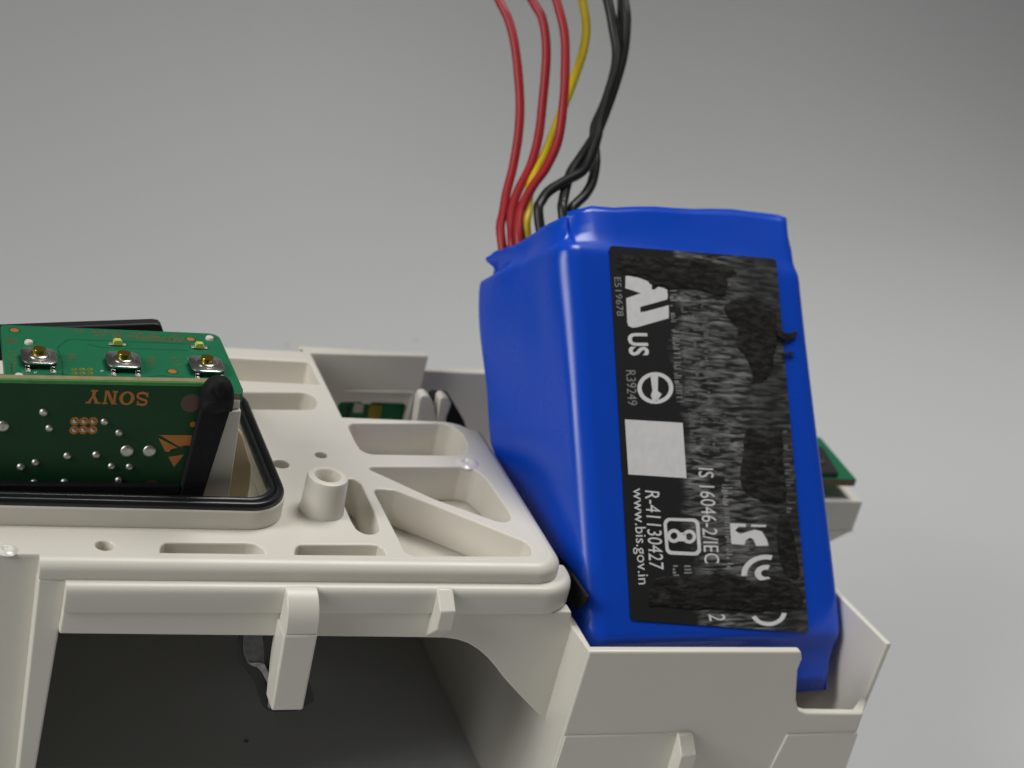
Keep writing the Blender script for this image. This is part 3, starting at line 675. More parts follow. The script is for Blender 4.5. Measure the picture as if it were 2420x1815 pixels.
# boards are held by stand-offs that rise from the chassis
for x, y in ((-34, 30), (-8.5, 31.0)):
    pass
for p in ((1825, 222), (250, 258), (165, 552)):
    c = hb_(*p)
    lathe('stand_off', [(1.6, -7.6), (1.4, ZH - 1.42), (0.66, ZH - 1.42), (0.64, ZH + 0.1), (0.5, ZH + 0.32), (0, ZH + 0.4)], (c[0], c[1], 0), PL, chassis, 24)
def oct_(r, c): return [(r, -r + c), (r, r - c), (r - c, r), (-r + c, r), (-r, r - c), (-r, -r + c), (-r + c, -r), (r - c, -r)]
tilt = math.atan2(hb_(1735, 545)[1] - hb_(235, 480)[1], hb_(1735, 545)[0] - hb_(235, 480)[0])
def switch(px, py):
    q_ = U(z1(px, py), 2, ZH + 1.0); cx_, cy_ = q_.x, q_.y
    Rz = Matrix.Rotation(tilt, 3, 'Z')
    def W(p): return tuple(Rz @ Vector(p) + Vector((cx_, cy_, ZH)))
    hs = prism('push_button', [W((a, b, 0.02)) for a, b in oct_(2.35, 0.8)], (0, 0, 0.75), 'blackplastic', bb, 0.05)
    # steel cover with a raised dish
    rr = [(2.45, 0.75, 1), (2.45, 1.0, 1), (2.3, 1.06, 1), (1.75, 1.08, 0), (1.62, 1.12, 0), (1.45, 1.32, 0), (1.25, 1.40, 0), (0.0, 1.42, 0)]
    bm = bmesh.new(); rings = []; n = 48
    for r, z, ok in rr:
        if r == 0: rings.append([bm.verts.new(S(W((0, 0, z))))]); continue
        rg = []
        for k in range(n):
            a = 2 * math.pi * k / n; d = Vector((math.cos(a), math.sin(a)))
            if ok: f_ = min(1 / max(abs(d.x), 1e-6), 1 / max(abs(d.y), 1e-6), 1.67 / (abs(d.x) + abs(d.y)))
            else: f_ = 1
            rg.append(bm.verts.new(S(W((d.x * r * f_, d.y * r * f_, z)))))
        rings.append(rg)
    for A, B in zip(rings[:-1], rings[1:]):
        for k in range(n):
            if len(B) == 1: bm.faces.new((A[k], A[(k + 1) % n], B[0]))
            else: bm.faces.new((A[k], A[(k + 1) % n], B[(k + 1) % n], B[k]))
    bmesh.ops.recalc_face_normals(bm, faces=bm.faces)
    me = bpy.data.meshes.new('cover'); bm.to_mesh(me); bm.free(); smooth(me, 30); link('cover', me, 'steel', hs)
    lathe('plunger', [(0.98, 1.38), (0.96, 1.95), (0.90, 2.08), (0.0, 2.12)], W((0, 0, 0)), 'brass', hs, 32)
    for sx in (-1.75, 1.75):
        for sy in (-1, 1):
            y0 = 2.3 * sy; y1 = 3.1 * sy
            prism('terminal', [W((sx - 0.33, y0, 0.55)), W((sx - 0.33, y0 + 0.35 * sy, 0.55)), W((sx - 0.33, y0 + 0.45 * sy, 0.18)), W((sx - 0.33, y1, 0.15)), W((sx - 0.33, y1, 0.02)), W((sx - 0.33, y0 + 0.25 * sy, 0.02)), W((sx - 0.33, y0, 0.4))], tuple(Rz @ Vector((0.66, 0, 0))), 'steel', hs, 0.04)
            prism('terminal', [W((sx - 0.45, y1 - 0.3 * sy, 0.01)), W((sx + 0.45, y1 - 0.3 * sy, 0.01)), W((sx + 0.4, y1 + 0.35 * sy, 0.01)), W((sx - 0.4, y1 + 0.35 * sy, 0.01))], (0, 0, 0.10), 'solder', hs, 0.04)
    return hs
for p in ((338, 368), (1075, 402), (1800, 440)): switch(*p)
for p in ((1022, 262), (1735, 290)):
    q_ = U(z1(*p), 2, ZH + 0.3); cx_, cy_ = q_.x, q_.y
    ld = box('indicator_led', cx_ - 0.62, cx_ + 0.62, cy_ - 0.42, cy_ + 0.42, ZH + 0.12, ZH + 0.75, 'led', bb, 0.06)
    box('lens', cx_ - 0.5, cx_ + 0.5, cy_ - 0.4, cy_ + 0.4, ZH + 0.74, ZH + 0.95, 'led', ld, 0.08)
    for s in (-1, 1):
        box('terminal', cx_ + s * 0.95 - 0.32, cx_ + s * 0.95 + 0.32, cy_ - 0.4, cy_ + 0.4, ZH, ZH + 0.25, 'solder', ld, 0.08)
for p, r, m_ in (((125, 150), 0.62, 'copper'), ((1660, 228), 0.6, 'copper'), ((1502, 508), 0.62, 'copper')):
    c = hb_(*p); lathe('copper_disc', [(r, -0.02), (r, 0.02), (0, 0.02)], (c[0], c[1], ZH), m_, bb, 24)
    lathe('copper_disc', [(r * 1.45, -0.03), (r * 1.45, 0.008), (0, 0.008)], (c[0], c[1], ZH), 'trace', bb, 24)
for j in range(2):
    for i in range(3):
        c = hb_(648 + 68 * i + 4 * j, 492 + 34 * j); lathe('test_pad', [(0.46, -0.02), (0.46, 0.03), (0.25, 0.03), (0.22, -0.01), (0, -0.01)], (c[0], c[1], ZH), 'gold_pad', bb, 18)
for p in ((310, 518), (888, 505), (1805, 588), (955, 268)):
    c = hb_(*p); lathe('solder_joint', [(0.26, -0.02), (0.2, 0.12), (0, 0.16)], (c[0], c[1], ZH), 'solder', bb, 12)
tr = []
for pl in ([(500, 300), (580, 235), (640, 230), (900, 240), (1650, 270)], [(760, 270), (880, 300), (1640, 325)], [(500, 300), (540, 420), (545, 545)], [(100, 430), (100, 540)], [(1270, 560), (1400, 545), (1600, 560)], [(400, 540), (500, 525), (600, 540)]):
    tr += stroke([hb_(*p) for p in pl], 0.2)
flat('circuit_traces', tr, HO, HX, HY, HN, 'trace', bb, 0.012)
rnd = random.Random(3); cp = []
for row, (xa, xb) in ((155, (650, 1560)), (188, (760, 1590)), (222, (1180, 1590))):
    x = xa
    while x < xb:
        w_ = rnd.uniform(18, 46); yo = row + (x - xa) * 0.045
        if rnd.random() < 0.8: cp.append([hb_(x, yo + 12), hb_(x + w_, yo + 12), hb_(x + w_, yo - 10), hb_(x, yo - 10)])
        x += w_ + rnd.uniform(9, 22)
for bx0, by0 in ((590, 355), (1275, 390), (1510, 385), (70, 330), (70, 400), (90, 460)):
    for i in range(3):
        for j in range(3):
            if rnd.random() < 0.7: cp.append([hb_(bx0 + 26 * i, by0 + 28 * j + 16), hb_(bx0 + 26 * i + 18, by0 + 28 * j + 16), hb_(bx0 + 26 * i + 18, by0 + 28 * j), hb_(bx0 + 26 * i, by0 + 28 * j)])
flat('faint_copper_marks', cp, HO, HX, HY, HN, 'copper_print', bb, 0.01)
c = hb_(95, 240)
flat('faint_copper_marks', ring(c, 0.75, 1.0) + ring(c, 0.25, 0.45), HO, HX, HY, HN, 'copper_print', bb, 0.01)

# ================================================================== black cover behind the button board
cv_ = thing('black_cover_plate', 'flat black plastic piece peeking out behind the button board', 'plastic part', (-22, 36, ZH - 3))
yk = 36.0
kp = [U(z1(*p), 1, yk) for p in ((-300, 155), (560, 122), (1340, 93), (1390, 100), (1412, 125), (1450, 240), (1400, 420), (-300, 420))]
prism('cover', [tuple(p) for p in kp], (0, 2.0, 0), 'blackplastic', cv_, 0.25)
box('leg', -30, -26, 36.2, 37.8, -7.6, kp[-1].z + 0.5, 'blackplastic', cv_)

# ================================================================== black tape behind the clip post
tp = thing('black_tape', 'crumpled black adhesive tape stuck behind the white clip post', 'tape', (2, -2, -20))
yt = -2.6
tpo = [(175, 150), (182, 420), (195, 560), (250, 720), (400, 900), (500, 1080), (560, 1300), (610, 1420), (690, 1510), (850, 1535), (1150, 1530), (1290, 1500), (1400, 1420), (1525, 1330), (1500, 1190), (1425, 960), (1000, 700), (900, 150)]
tpo = [U(zt(*p), 1, yt) for p in tpo]
prism('tape', [tuple(p) for p in tpo], (0, 0.35, 0), 'tape', tp, 0.1)
fl = [(262, 150), (262, 420), (285, 520), (330, 640), (400, 690), (480, 720), (560, 780), (640, 700), (640, 400), (600, 150)]
bm = bmesh.new(); ff = [U(zt(*p), 1, yt - 0.5 - 0.4 * math.sin(i * 1.7)) for i, p in enumerate(fl)]
prism('tape_flap', [tuple(U(zt(*p), 1, yt - 0.45)) for p in fl], (0, 0.3, 0), 'tape_back', tp, 0.12)
bm.free()
prism('tape_edge', [tuple(U(zt(*p), 1, yt - 0.7)) for p in ((330, 640), (400, 665), (560, 655), (650, 690), (700, 800), (760, 1050), (775, 1200), (740, 1480), (700, 1440), (725, 1200), (690, 1010), (600, 830), (520, 745), (400, 700))], (0, 0.25, 0), 'tape_edge', tp, 0.1)

# ================================================================== boards glimpsed in the rear tray and on the bracket
rbd = thing('rear_circuit_board', 'small green circuit board seen through the slot in the rear panel', 'circuit board', (30, YT + 6, -12))
zrb = U(zb(600, 960), 1, YT + 2).z - 1.0
prism('board', [(20.6, YT + 2.2, zrb - 6), (42, YT + 2.2, zrb - 6), (42, YT + 2.2, zrb + 9), (20.6, YT + 2.2, zrb + 9)], (0, 1.4, 0), 'pcb', rbd, 0)
def rbx(n_, x0, y0, x1, y1, d, m_):
    a, b = U(zb(x0, y1), 1, YT + 1.9), U(zb(x1, y0), 1, YT + 1.9)
    box(n_, a.x, b.x, YT + 2.2 - d, YT + 2.2, a.z, b.z, m_, rbd, 0.1)
rbx('connector', 470, 770, 680, 990, 0.5, 'gold_pad'); rbx('solder_lug', 290, 750, 440, 850, 0.6, 'solder'); rbx('chip', 200, 780, 270, 990, 0.4, 'blackplastic')
rbx('flex_strip', 940, 760, 1010, 990, 0.3, 'pcb_edge')
bw = thing('black_rear_block', 'black block partly hidden behind the forked white prongs', 'plastic part', (45, 55, -GZ))
pb_ = [U(zb(*p), 1, 53.2) for p in ((1340, 730), (1400, 690), (1600, 700), (1750, 960), (1800, 1100), (1340, 1100))]
prism('block', [tuple(p) for p in pb_[:4]] + [tuple(pb_[4]), tuple(pb_[5])], (0, 4, 0), 'blackplastic', bw, 0.3)
box('foot', pb_[5].x + 0.3, pb_[4].x - 0.5, 53.4, 57.0, -25.0, pb_[5].z + 0.3, 'blackplastic', bw)
sb = thing('socket_circuit_board', 'green circuit board with black socket on the white bracket behind the battery', 'circuit board', (118, 46, -16))
zsb = U(z6(600, 292), 1, YK - 0.3).z
so = [U(z6(660, 272), 2, zsb), U(z6(480, 85), 2, zsb)]
prism('board', [(so[0].x, so[0].y, zsb), (so[1].x + 1.0, so[1].y + 1.5, zsb), (so[1].x - 14, so[1].y + 1.5, zsb), (so[0].x - 18, so[0].y, zsb)], (0, 0, -1.4), 'pcb', sb, 0.05)
prism('board_edge', [(so[0].x - 18, so[0].y - 0.03, zsb - 1.4), (so[0].x - 0.6, so[0].y - 0.03, zsb - 1.4), (so[0].x - 0.1, so[0].y - 0.03, zsb - 0.15), (so[0].x - 18, so[0].y - 0.03, zsb - 0.15)], (0, 0.1, 0), 'kapton', sb, 0)
q0, q1 = U(z6(570, 262), 2, zsb), U(z6(480, 130), 2, zsb)
sk = prism('socket', [(q0.x, q0.y, zsb), (q1.x + 0.5, q1.y, zsb), (q1.x - 12, q1.y, zsb), (q0.x - 12, q0.y, zsb)], (0, 0, 0.9), 'blackplastic', sb, 0.2)
prism('socket_pin', [tuple(U(z6(*p), 2, zsb + 0.95)) for p in ((470, 198), (515, 196), (500, 178), (470, 180))], (0, 0, 0.2), 'steel', sk, 0.03)

# ================================================================== BATTERY
RB = Matrix(((0.97899, -0.20083, -0.03526), (0.17866, 0.76153, 0.62302), (-0.09828, -0.61623, 0.78141)))
TB = Vector((72.834, 18.769, 10.905)); BW, BH, BD = 48.76, 63.4, 27.5
bat = thing('battery_pack', 'blue shrink-wrapped battery pack with black label leaning in the chassis bay', 'battery', (72.8, 5, -20))
def LB(p): return RB @ Vector(p) + TB
def rrect(wd, dp, r, n=10, ne=10):
    """rounded rectangle points with outward direction, starting at the front-left, counter-clockwise seen from +z"""
    pts = []
    cs = [(-wd / 2 + r, r, math.pi, 1.5 * math.pi), (wd / 2 - r, r, 1.5 * math.pi, 2 * math.pi), (wd / 2 - r, dp - r, 0, 0.5 * math.pi), (-wd / 2 + r, dp - r, 0.5 * math.pi, math.pi)]
    for i, (cx_, cy_, a0, a1) in enumerate(cs):
        for k in range(n + 1):
            a = a0 + (a1 - a0) * k / n
            pts.append((cx_ + r * math.cos(a), cy_ + r * math.sin(a), math.cos(a), math.sin(a)))
        nx_ = cs[(i + 1) % 4]
        p0 = pts[-1]; p1 = (nx_[0] + r * math.cos(nx_[2]), nx_[1] + r * math.sin(nx_[2]))
        for k in range(1, ne):
            t = k / ne; pts.append((p0[0] + (p1[0] - p0[0]) * t, p0[1] + (p1[1] - p0[1]) * t, p0[2], p0[3]))
    return pts
sec = rrect(BW, BD, 3.0)
def sstep(a, b, x): t = max(0, min(1, (x - a) / (b - a))); return t * t * (3 - 2 * t)
def wrap():
    lv = []
    h = BH / 2
    for z, ins in ((-h - 8.5, 3.2), (-h - 6.0, 2.6), (-h - 3.2, 2.0), (-h - 1.6, 1.35), (-h - 0.6, 0.75), (-h + 0.2, 0.28), (-h + 1.0, 0.06)): lv.append((z, ins))
    for k in range(31): lv.append((-h + 2.2 + (BH - 4.4) * k / 30, 0.0))
    for z, ins in ((h - 1.0, 0.06), (h - 0.2, 0.25), (h + 0.5, 0.60), (h + 1.4, 0.95), (h + 3.0, 1.35), (h + 4.8, 1.75), (h + 6.4, 2.0), (h + 7.4, 2.2)): lv.append((z, ins))
    bm = bmesh.new(); rings = []; h = BH / 2
    for z, ins in lv:
        rg = []
        for x, y, nx, ny in sec:
            zz_, i2 = z, ins
            up = max(0, z - h)
            left = sstep(-BW / 2 + 6, -BW / 2 + 0.5, x)          # 1 on the left face
            back = sstep(2, BD, y)
            right = sstep(BW / 2 - 10, BW / 2, x)
            if up > 0:
                # the collar is lower on the left and at the back, where the leads leave
                low = 1 - 0.25 * left - 0.22 * left * back + 0.42 * sstep(-BW / 2, BW / 2, x)
                zz_ = h + up * low
                zz_ += (up / 7.4) * (0.55 * noise.noise(Vector((x * 0.16, y * 0.16, 2.0))) + 0.35 * noise.noise(Vector((x * 0.5, y * 0.5, 5.0))))
                # pinched neck and flared rim at the back-left corner
                fl_ = sstep(-BW / 2 + 5, -BW / 2, x) * sstep(BD * 0.55, BD * 0.95, y)
                i2 += fl_ * (1.9 * math.exp(-((up - 2.6) / 1.9) ** 2) - 1.1 * sstep(4.0, 7.4, up))
                i2 += 0.45 * noise.noise(Vector((x * 0.35, y * 0.35, z * 0.3))) * min(1, up / 2)
                rc = sstep(BW / 2 - 9, BW / 2, x)
                zz_ -= (up / 7.4) * 1.1 * rc ** 3; i2 -= sstep(BW / 2 - 4, BW / 2, x) * 1.1 * (up / 7.4)
                # bevelled front-left corner of the collar
                i2 += 1.5 * sstep(-BW / 2 + 7, -BW / 2 + 0.5, x) * sstep(6, 0.5, y) * min(1, up / 3)
            dn = max(0, -h - z)
            if dn > 0:
                zz_ = -h - dn * (1 - 0.75 * sstep(BW / 2 - 12, BW / 2 - 16, x)) 
                i2 += 0.3 * noise.noise(Vector((x * 0.4, y * 0.4, z * 0.4)))
            # shrunk folds on the left face and slight waviness of the film
            wav = 0.10 * noise.noise(Vector((x * 0.07, y * 0.12, z * 0.05)))
            topk = sstep(h - 26, h - 2, z) * (1 if z < h + 3 else 0.4)
            wav += left * topk * 0.55 * (noise.noise(Vector((1.0, y * 0.22 + 0.02 * z, z * 0.045))) + 0.3)
            wav += left * back * sstep(h - 20, h - 8, z) * sstep(h + 3, h - 7, z) * 0.7
            x2, y2 = x - nx * (i2 - wav * (0.5 if abs(nx) < 0.5 else 1)), y - ny * (i2 - wav * 0.25)
            # the hidden lower left is narrower so it clears the bay wall
            x2 += 3.2 * left * sstep(4, BD, y) * sstep(5, -6, z) * 1.3
            x2 += (2.0 + 1.9 * sstep(h, -h, z)) * sstep(BW * 0.36, BW * 0.49, x)
            rg.append(bm.verts.new(S(LB((x2, y2, zz_)))))
        rings.append(rg)
    n = len(sec)
    for A, B in zip(rings[:-1], rings[1:]):
        for k in range(n): bm.faces.new((A[k], A[(k + 1) % n], B[(k + 1) % n], B[k]))
    bmesh.ops.recalc_face_normals(bm, faces=bm.faces)
    me = bpy.data.meshes.new('shrink_wrap'); bm.to_mesh(me); bm.free(); smooth(me, 80)
    o = link('shrink_wrap', me, 'wrap', bat)
    s_ = o.modifiers.new('film', 'SOLIDIFY'); s_.thickness = 0.22 * MM; s_.offset = -1
    return o
wrap()
def lprism(name, pts, vec, m_, parent, bevel=0.1):
    return prism(name, [tuple(LB(p)) for p in pts], tuple(RB @ Vector(vec)), m_, parent, bevel)
ci = [(-BW / 2 + 4.6, 1.6), (BW / 2 - 1.6, 1.6), (BW / 2 - 1.6, BD - 1.6), (-BW / 2 + 4.6, BD - 1.6)]
lprism('cell_block', [(x, y, -BH / 2 - 0.4) for x, y in ci], (0, 0, BH + 0.8), PL, bat, 1.0)
# label: corners taken from the photograph on the front face
FN = RB @ Vector((0, -1, 0)); FO = LB((0, 0, 0)); FX = RB @ Vector((1, 0, 0)); FZ = RB @ Vector((0, 0, 1))
def fp(pix):
    d = Uplane(pix, FO, FN) - FO
    return (d.dot(FX), d.dot(FZ))
k_ = 2420 / 2212
lc = [fp((x * k_, y * k_)) for x, y in ((1315, 531), (1675, 559), (1746, 1367), (1361, 1340))]
lcr = roundpoly(lc, 0.7, 4)
LBL_OFF = 0.16
# the label mesh is modelled in its own frame so its texture follows it
bm = bmesh.new()
ff = [bm.verts.new((a * MM, 0, b * MM)) for a, b in lcr]; gg = [bm.verts.new((a * MM, 0.0001, b * MM)) for a, b in lcr]
bm.faces.new(ff); bm.faces.new(gg[::-1])
for i in range(len(ff)): bm.faces.new((ff[i], gg[i], gg[(i + 1) % len(ff)], ff[(i + 1) % len(ff)]))
bmesh.ops.recalc_face_normals(bm, faces=bm.faces)
me = bpy.data.meshes.new('label'); bm.to_mesh(me); bm.free()
lab = link('label', me, 'label', bat)
bpy.context.view_layer.update()
lab.matrix_world = Matrix.Translation(S(FO + FN * LBL_OFF)) @ RB.to_4x4()
lab['label'] = 'black label with white marks, half scraped off'
bpy.context.view_layer.update()
LO = FO + FN * (LBL_OFF + 0.004)
def lflat(name, polys, m_, pf, thick=0.03):
    return flat(name, [[fp(pf(*p)) for p in poly] for poly in polys], LO, FX, FZ, FN, m_, bat, thick)
def ltext(s, f, p0, p1, p2, m_, bold=0.0):
    """p0 baseline start, p1 baseline end, p2 top of first letter (zoom pixels)"""
    me = text_mesh(s, bold)
    a, b, c = (Vector(fp(f(*p))) for p in (p0, p1, p2))
    for v in me.vertices:
        q_ = a + (b - a) * v.co.x + (c - a) * v.co.y
        v.co = S(LO + FX * q_.x + FZ * q_.y + FN * 0.03)
    me.materials.clear()
    return link('lettering', me, m_, bat)
ltext('E519678', z8, (195, 378), (222, 740), (258, 380), 'print_grey')
ltext('US', z8, (318, 898), (335, 1110), (506, 900), 'print', 0.03)
ltext('R39249', z8, (305, 1245), (322, 1572), (395, 1248), 'print_grey')
ltext('www.bis.gov.in', z9, (250, 565), (288, 1228), (345, 565), 'print')
ltext('R-41130427', z9, (355, 580), (385, 1118), (455, 590), 'print')
ltext('IS 16046-2/IEC', z9, (722, 425), (765, 1080), (825, 430), 'print')
ltext('2', z9, (792, 1430), (800, 1478), (905, 1432), 'print')
# component recognition mark (mirrored R joined to U)
lflat('logo', [[(302, 368), (330, 366), (430, 385), (520, 420), (548, 450), (545, 490), (570, 495), (608, 468), (655, 478), (690, 488), (696, 560), (690, 585), (440, 655), (440, 705), (480, 700), (705, 640), (706, 760), (420, 842), (370, 850), (330, 835), (318, 800), (308, 575), (445, 527), (300, 480)]], 'print', z8)
# circle with arrow
lflat('logo', [[z for z in p] for p in ring((580, 1412), 128, 168, 32, 0.88)] + [[(535, 1300), (605, 1300), (602, 1440), (640, 1470), (590, 1545), (560, 1545), (538, 1480), (552, 1440)]], 'print', z8)
# plain white square (its code is left out)
lflat('white_square', [[(218, 92), (615, 116), (642, 496), (242, 470)]], 'print', z9)
# rounded frame with figure-of-eight
fr_o = roundpoly([(480, 768), (728, 775), (745, 1030), (500, 1020)], 42, 6); fr_i = roundpoly([(504, 788), (704, 796), (720, 1006), (520, 996)], 28, 6)
fb_ = []
for i in range(len(fr_o)):
    j = (i + 1) % len(fr_o); fb_.append([fr_o[i], fr_o[j], fr_i[j], fr_i[i]])
lflat('logo', fb_, 'print', z9)
lflat('logo', ring((555, 893), 24, 48, 22, 1.0) + ring((660, 898), 24, 48, 22, 1.0) + [[(580, 870), (640, 870), (640, 930), (580, 930)]], 'print', z9)
# KC-like and C-like marks, partly scraped away
lflat('logo', [[(940, 805), (1050, 810), (1048, 832), (1000, 830), (975, 855), (1010, 880), (1060, 865), (1110, 850), (1160, 862), (1195, 920), (1205, 960), (1120, 962), (1100, 915), (1075, 905), (1048, 925), (1040, 955), (950, 948)], [(1085, 815), (1190, 818), (1188, 832), (1085, 830)]], 'print', z9)
lflat('logo', arcband((1190, 1160), 132, 172, math.pi * 0.98, math.pi * 1.58, 14, 0.8) + arcband((1190, 1150), 36, 80, math.pi * 0.35, math.pi * 1.6, 14, 0.72) + [[(1125, 1225), (1170, 1205), (1205, 1262), (1160, 1258)]], 'print', z9)
lflat('logo', arcband((1205, 1415), 92, 125, math.pi * 0.03, math.pi * 0.88, 14, 0.78), 'print', z9)
# columns of worn fine print
fine, faint = [], []
def column(f, x0, x1, xb0, xb1, y0, y1, dens, dst, rn):
    y = y0
    while y < y1:
        h_ = rn.uniform(7, 17); t = (y - y0) / (y1 - y0)
        a = x0 + (xb0 - x0) * t; b = x1 + (xb1 - x1) * t
        if rn.random() < dens:
            if rn.random() < 0.35: m1 = a + (b - a) * rn.uniform(0.3, 0.6); dst.append([f(a, y), f(m1, y), f(m1, y + h_), f(a, y + h_)]); 
            else: dst.append([f(a + rn.uniform(0, 10), y), f(b - rn.uniform(0, 14), y), f(b - rn.uniform(0, 14), y + h_ * 0.7), f(a + rn.uniform(0, 10), y + h_ * 0.7)])
        y += h_ + rn.uniform(5, 9)
rn = random.Random(11)
column(z8, 712, 790, 770, 845, 500, 1545, 0.72, fine, rn)
for i in range(3): column(z8, 810 + 95 * i, 870 + 95 * i, 880 + 100 * i, 945 + 100 * i, 520 + 20 * i, 1640, 0.55, faint, rn)
for i in range(5): column(z9, 655 + 80 * i, 705 + 80 * i, 665 + 80 * i, 715 + 80 * i, 10, 340 + (180 if i > 2 else 0), 0.55, faint, rn)
column(z9, 885, 925, 920, 970, 520, 1110, 0.75, fine, rn); column(z9, 880, 965, 890, 968, 560, 680, 0.9, fine, rn)
column(z9, 1305, 1365, 1330, 1400, 150, 740, 0.5, faint, rn)
column(z9, 545, 590, 550, 595, 1095, 1180, 0.9, fine, rn); column(z9, 620, 680, 625, 690, 1095, 1170, 0.8, fine, rn); column(z9, 770, 840, 780, 850, 1120, 1170, 0.7, fine, rn)
flat('fine_print', [[fp(p) for p in q_] for q_ in fine], LO, FX, FZ, FN, 'print_grey', bat, 0.02)
flat('fine_print', [[fp(p) for p in q_] for q_ in faint], LO, FX, FZ, FN, 'print_faint', bat, 0.015)
# scraped adhesive patches: low ragged lumps
def patch(f, pl, seed, hgt=0.12):
    p2 = [fp(f(*p)) for p in pl]; p2 = [(v.x, v.y) for v in catmull([(a, b, 0) for a, b in p2], 8, True)]
    c = (sum(p[0] for p in p2) / len(p2), sum(p[1] for p in p2) / len(p2)); bm = bmesh.new(); rings = []
    for s_, h_ in ((1.0, -0.02), (0.97, 0.5), (0.8, 0.8), (0.5, 1.0), (0.22, 0.9)):
        rg = []
        for i, (a, b) in enumerate(p2):
            jag = 1 + 0.05 * noise.noise(Vector((a * 2.5, b * 5, seed)))
            x = c[0] + (a - c[0]) * s_ * jag; z = c[1] + (b - c[1]) * s_ * jag
            hh = hgt * h_ * (0.75 + 0.6 * noise.noise(Vector((x * 0.6, z * 2.2, seed + 3)))) if h_ > 0 else -0.02
            rg.append(bm.verts.new(S(LO + FX * x + FZ * z + FN * max(-0.02, hh))))
        rings.append(rg)
    n = len(p2)
    for A, B in zip(rings[:-1], rings[1:]):
        for k in range(n): bm.faces.new((A[k], A[(k + 1) % n], B[(k + 1) % n], B[k]))
    bm.faces.new(rings[-1])
    bmesh.ops.recalc_face_normals(bm, faces=bm.faces)
    me = bpy.data.meshes.new('adhesive_residue'); bm.to_mesh(me); bm.free(); smooth(me, 70)
    return link('adhesive_residue', me, 'scratch', bat)
patch(z8, [(200, 190), (380, 170), (700, 195), (1000, 205), (1150, 250), (1340, 330), (1260, 400), (1230, 560), (1100, 530), (900, 490), (700, 500), (640, 470), (560, 470), (480, 405), (330, 350), (230, 330)], 1)
patch(z8, [(1420, 560), (1560, 590), (1700, 700), (1720, 820), (1790, 900), (1740, 960), (1690, 1100), (1660, 1300), (1500, 1380), (1480, 1250), (1400, 1100), (1330, 1000), (1350, 850), (1250, 740), (1230, 640)], 2)
patch(z9, [(1060, 150), (1180, 205), (1290, 180), (1310, 400), (1330, 640), (1230, 680), (1080, 620), (1010, 520), (1030, 330)], 3)
patch(z9, [(390, 1260), (450, 1180), (650, 1165), (900, 1150), (1100, 1200), (1300, 1180), (1420, 1260), (1440, 1380), (1300, 1400), (1100, 1425), (900, 1405), (650, 1400), (460, 1380), (370, 1370)], 4, 0.16)
patch(z9, [(1270, 760), (1350, 800), (1400, 1000), (1420, 1180), (1330, 1170), (1270, 1000)], 5)
for pl in ([(1700, 900), (1820, 900), (1890, 880), (1900, 915), (1840, 960), (1790, 985), (1740, 950)], [(1765, 1085), (1850, 1078), (1880, 1092), (1830, 1105), (1770, 1108)]):
    fl_ = prism('label_flake', [tuple(LO + FX * a + FZ * b + FN * 0.05) for a, b in (fp(z8(*p)) for p in pl)], tuple(FN * 0.35), 'scratch', bat, 0.08)

# ---- leads: each drawn through its photographed course at the depth of the sleeve's mouth
mouth = LB((-BW / 2 + 9, BD * 0.55, BH / 2 + 3)); MD = (RC @ mouth + TC).z
def wire(m_, pts, r, dz0, dz1, enter):
    n = len(pts); P = []
    for i, p in enumerate(pts):
        t = i / (n - 1); P.append(Udepth(p, MD + dz0 + (dz1 - dz0) * t))
    P = P[::-1]
    a = P[0]
    ax_ = RB @ Vector((0, 0, 1)); path = [a - ax_ * 9 + RB @ Vector((1.0, 0, 0)), a - ax_ * 4.5 + RB @ Vector((0.3, 0, 0))] + P
    # carry on past the top of the picture
    d = (path[-1] - path[-2]).normalized()
    path += [path[-1] + d * 14 + Vector((0, 2, 0)), path[-1] + d * 30 + Vector((3, 8, -2))]
    return tube('lead_wire', catmull(path, 6), r, m_, bat, 12, 0.03)
WR = 0.80
hB = BH / 2
wire('red', [zw(250, 0), zw(330, 170), zw(380, 400), zw(410, 750), zw(400, 1000), zw(360, 1250), zw(310, 1450), zw(285, 1600), z7(455, 640), z7(480, 900)], WR, 14, 4, (-BW / 2 + 4.5, BD - 5.0, hB + 0.5))['label'] = 'red lead wire'
wire('red', [zw(500, 0), zw(580, 150), zw(610, 400), zw(580, 780), zw(550, 1030), zw(490, 1250), zw(400, 1430), zw(345, 1600), z7(600, 680), z7(610, 880)], WR, 14, 2.6, (-BW / 2 + 6.0, BD - 8.0, hB + 0.5))['label'] = 'red lead wire'
wire('red', [zw(685, 0), zw(745, 250), zw(752, 500), zw(740, 750), zw(700, 1050), zw(610, 1260), zw(510, 1400), zw(425, 1560), z7(690, 570), z7(690, 800)], WR, 12, 1.2, (-BW / 2 + 7.5, BD - 10.5, hB + 0.5))['label'] = 'red lead wire'
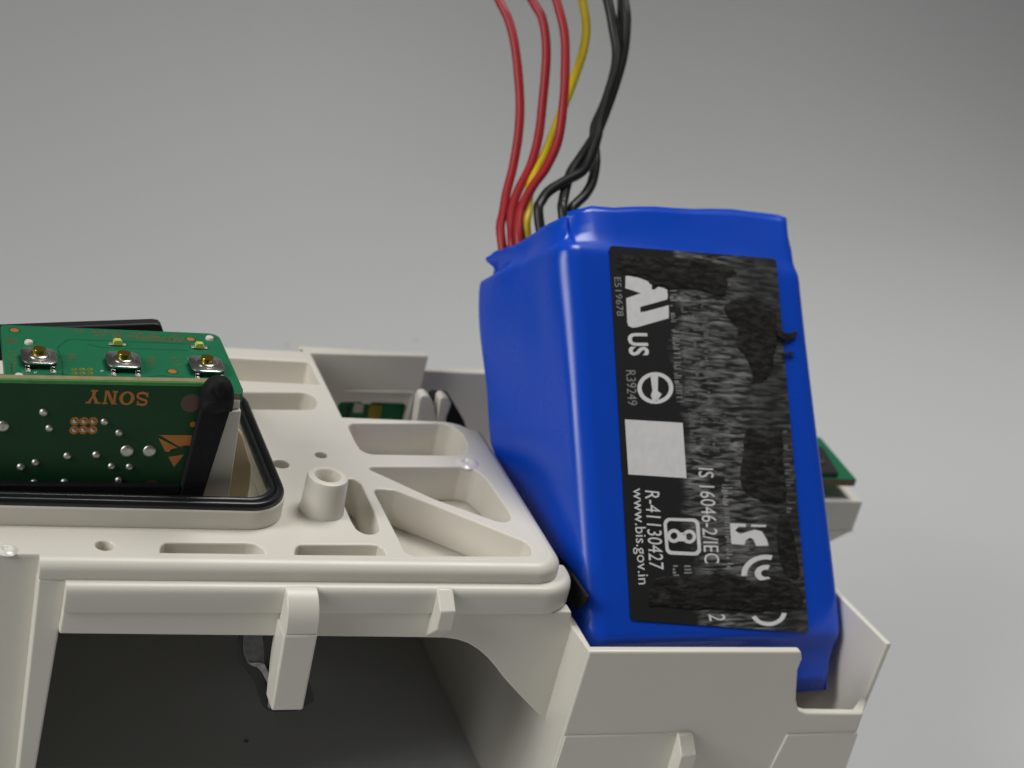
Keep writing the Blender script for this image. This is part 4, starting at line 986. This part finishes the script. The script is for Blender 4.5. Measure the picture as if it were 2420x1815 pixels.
wire('yellow', [zw(880, 0), zw(910, 200), zw(890, 370), zw(830, 560), zw(755, 760), zw(680, 960), zw(600, 1160), zw(520, 1310), zw(480, 1450), z7(815, 440), z7(790, 620)], WR, 18, 3.0, (-BW / 2 + 9.0, BD - 9.0, hB + 0.5))['label'] = 'yellow lead wire'
wire('black_wire', [zw(1072, 0), zw(1115, 220), zw(1140, 400), zw(1120, 560), zw(1060, 760), zw(1010, 920), zw(985, 1060), zw(900, 1270), zw(760, 1360), zw(630, 1440), zw(570, 1520), z7(950, 420)], 0.88, 14, 0.8, (-BW / 2 + 10.5, BD - 13, hB + 0.5))['label'] = 'black lead wire'
wire('black_wire', [zw(1195, 0), zw(1212, 170), zw(1190, 400), zw(1140, 600), zw(1060, 830), zw(990, 1000), zw(880, 1170), zw(800, 1290), zw(760, 1400), zw(735, 1520), zw(730, 1580)], 0.88, 16, 2.5, (-BW / 2 + 14, BD - 11, hB + 0.5))['label'] = 'black lead wire'
wire('black_wire', [zw(1180, 60), zw(1165, 260), zw(1160, 420), zw(1110, 640), zw(1030, 830), zw(975, 960), zw(975, 1100), zw(980, 1220), zw(955, 1370), zw(900, 1470), zw(840, 1530), zw(800, 1590)], 0.88, 18, 4.5, (-BW / 2 + 17, BD - 9, hB + 0.5))['label'] = 'black lead wire'

# ================================================================== black filler added in the gap between chassis and battery
gap_filler = thing('black_foam_pad', 'small black foam pad squeezed between the chassis corner and the battery', 'foam pad', (48.5, 2, -12))
prism('pad', [tuple(U(z5(*p), 0, 48.0)) for p in ((735, 172), (790, 195), (850, 275), (930, 390), (985, 470), (975, 510), (900, 560), (840, 480), (820, 300))], (0.7, 0, 0), 'foam', gap_filler, 0.15)
# ================================================================== dust on the paper
rn = random.Random(5)
for i, (x, y) in enumerate(((194, 702), (240, 657), (753, 745), (677, 817), (982, 805), (582, 1751), (980, 600))):
    p = U((x, y), 2, -GZ)
    if p.y > 250: continue
    lathe('dust_speck', [(0.42, -0.02), (0.36, 0.15), (0.15, 0.25), (0, 0.25)], p, 'speck', None, 7)
for i, o in enumerate([o for o in C.objects if o.name.startswith('dust_speck')]):
    tag(o, 'tiny dark dust speck lying on the white paper', 'dust speck', 'dust specks on the paper')
bpy.context.view_layer.update()
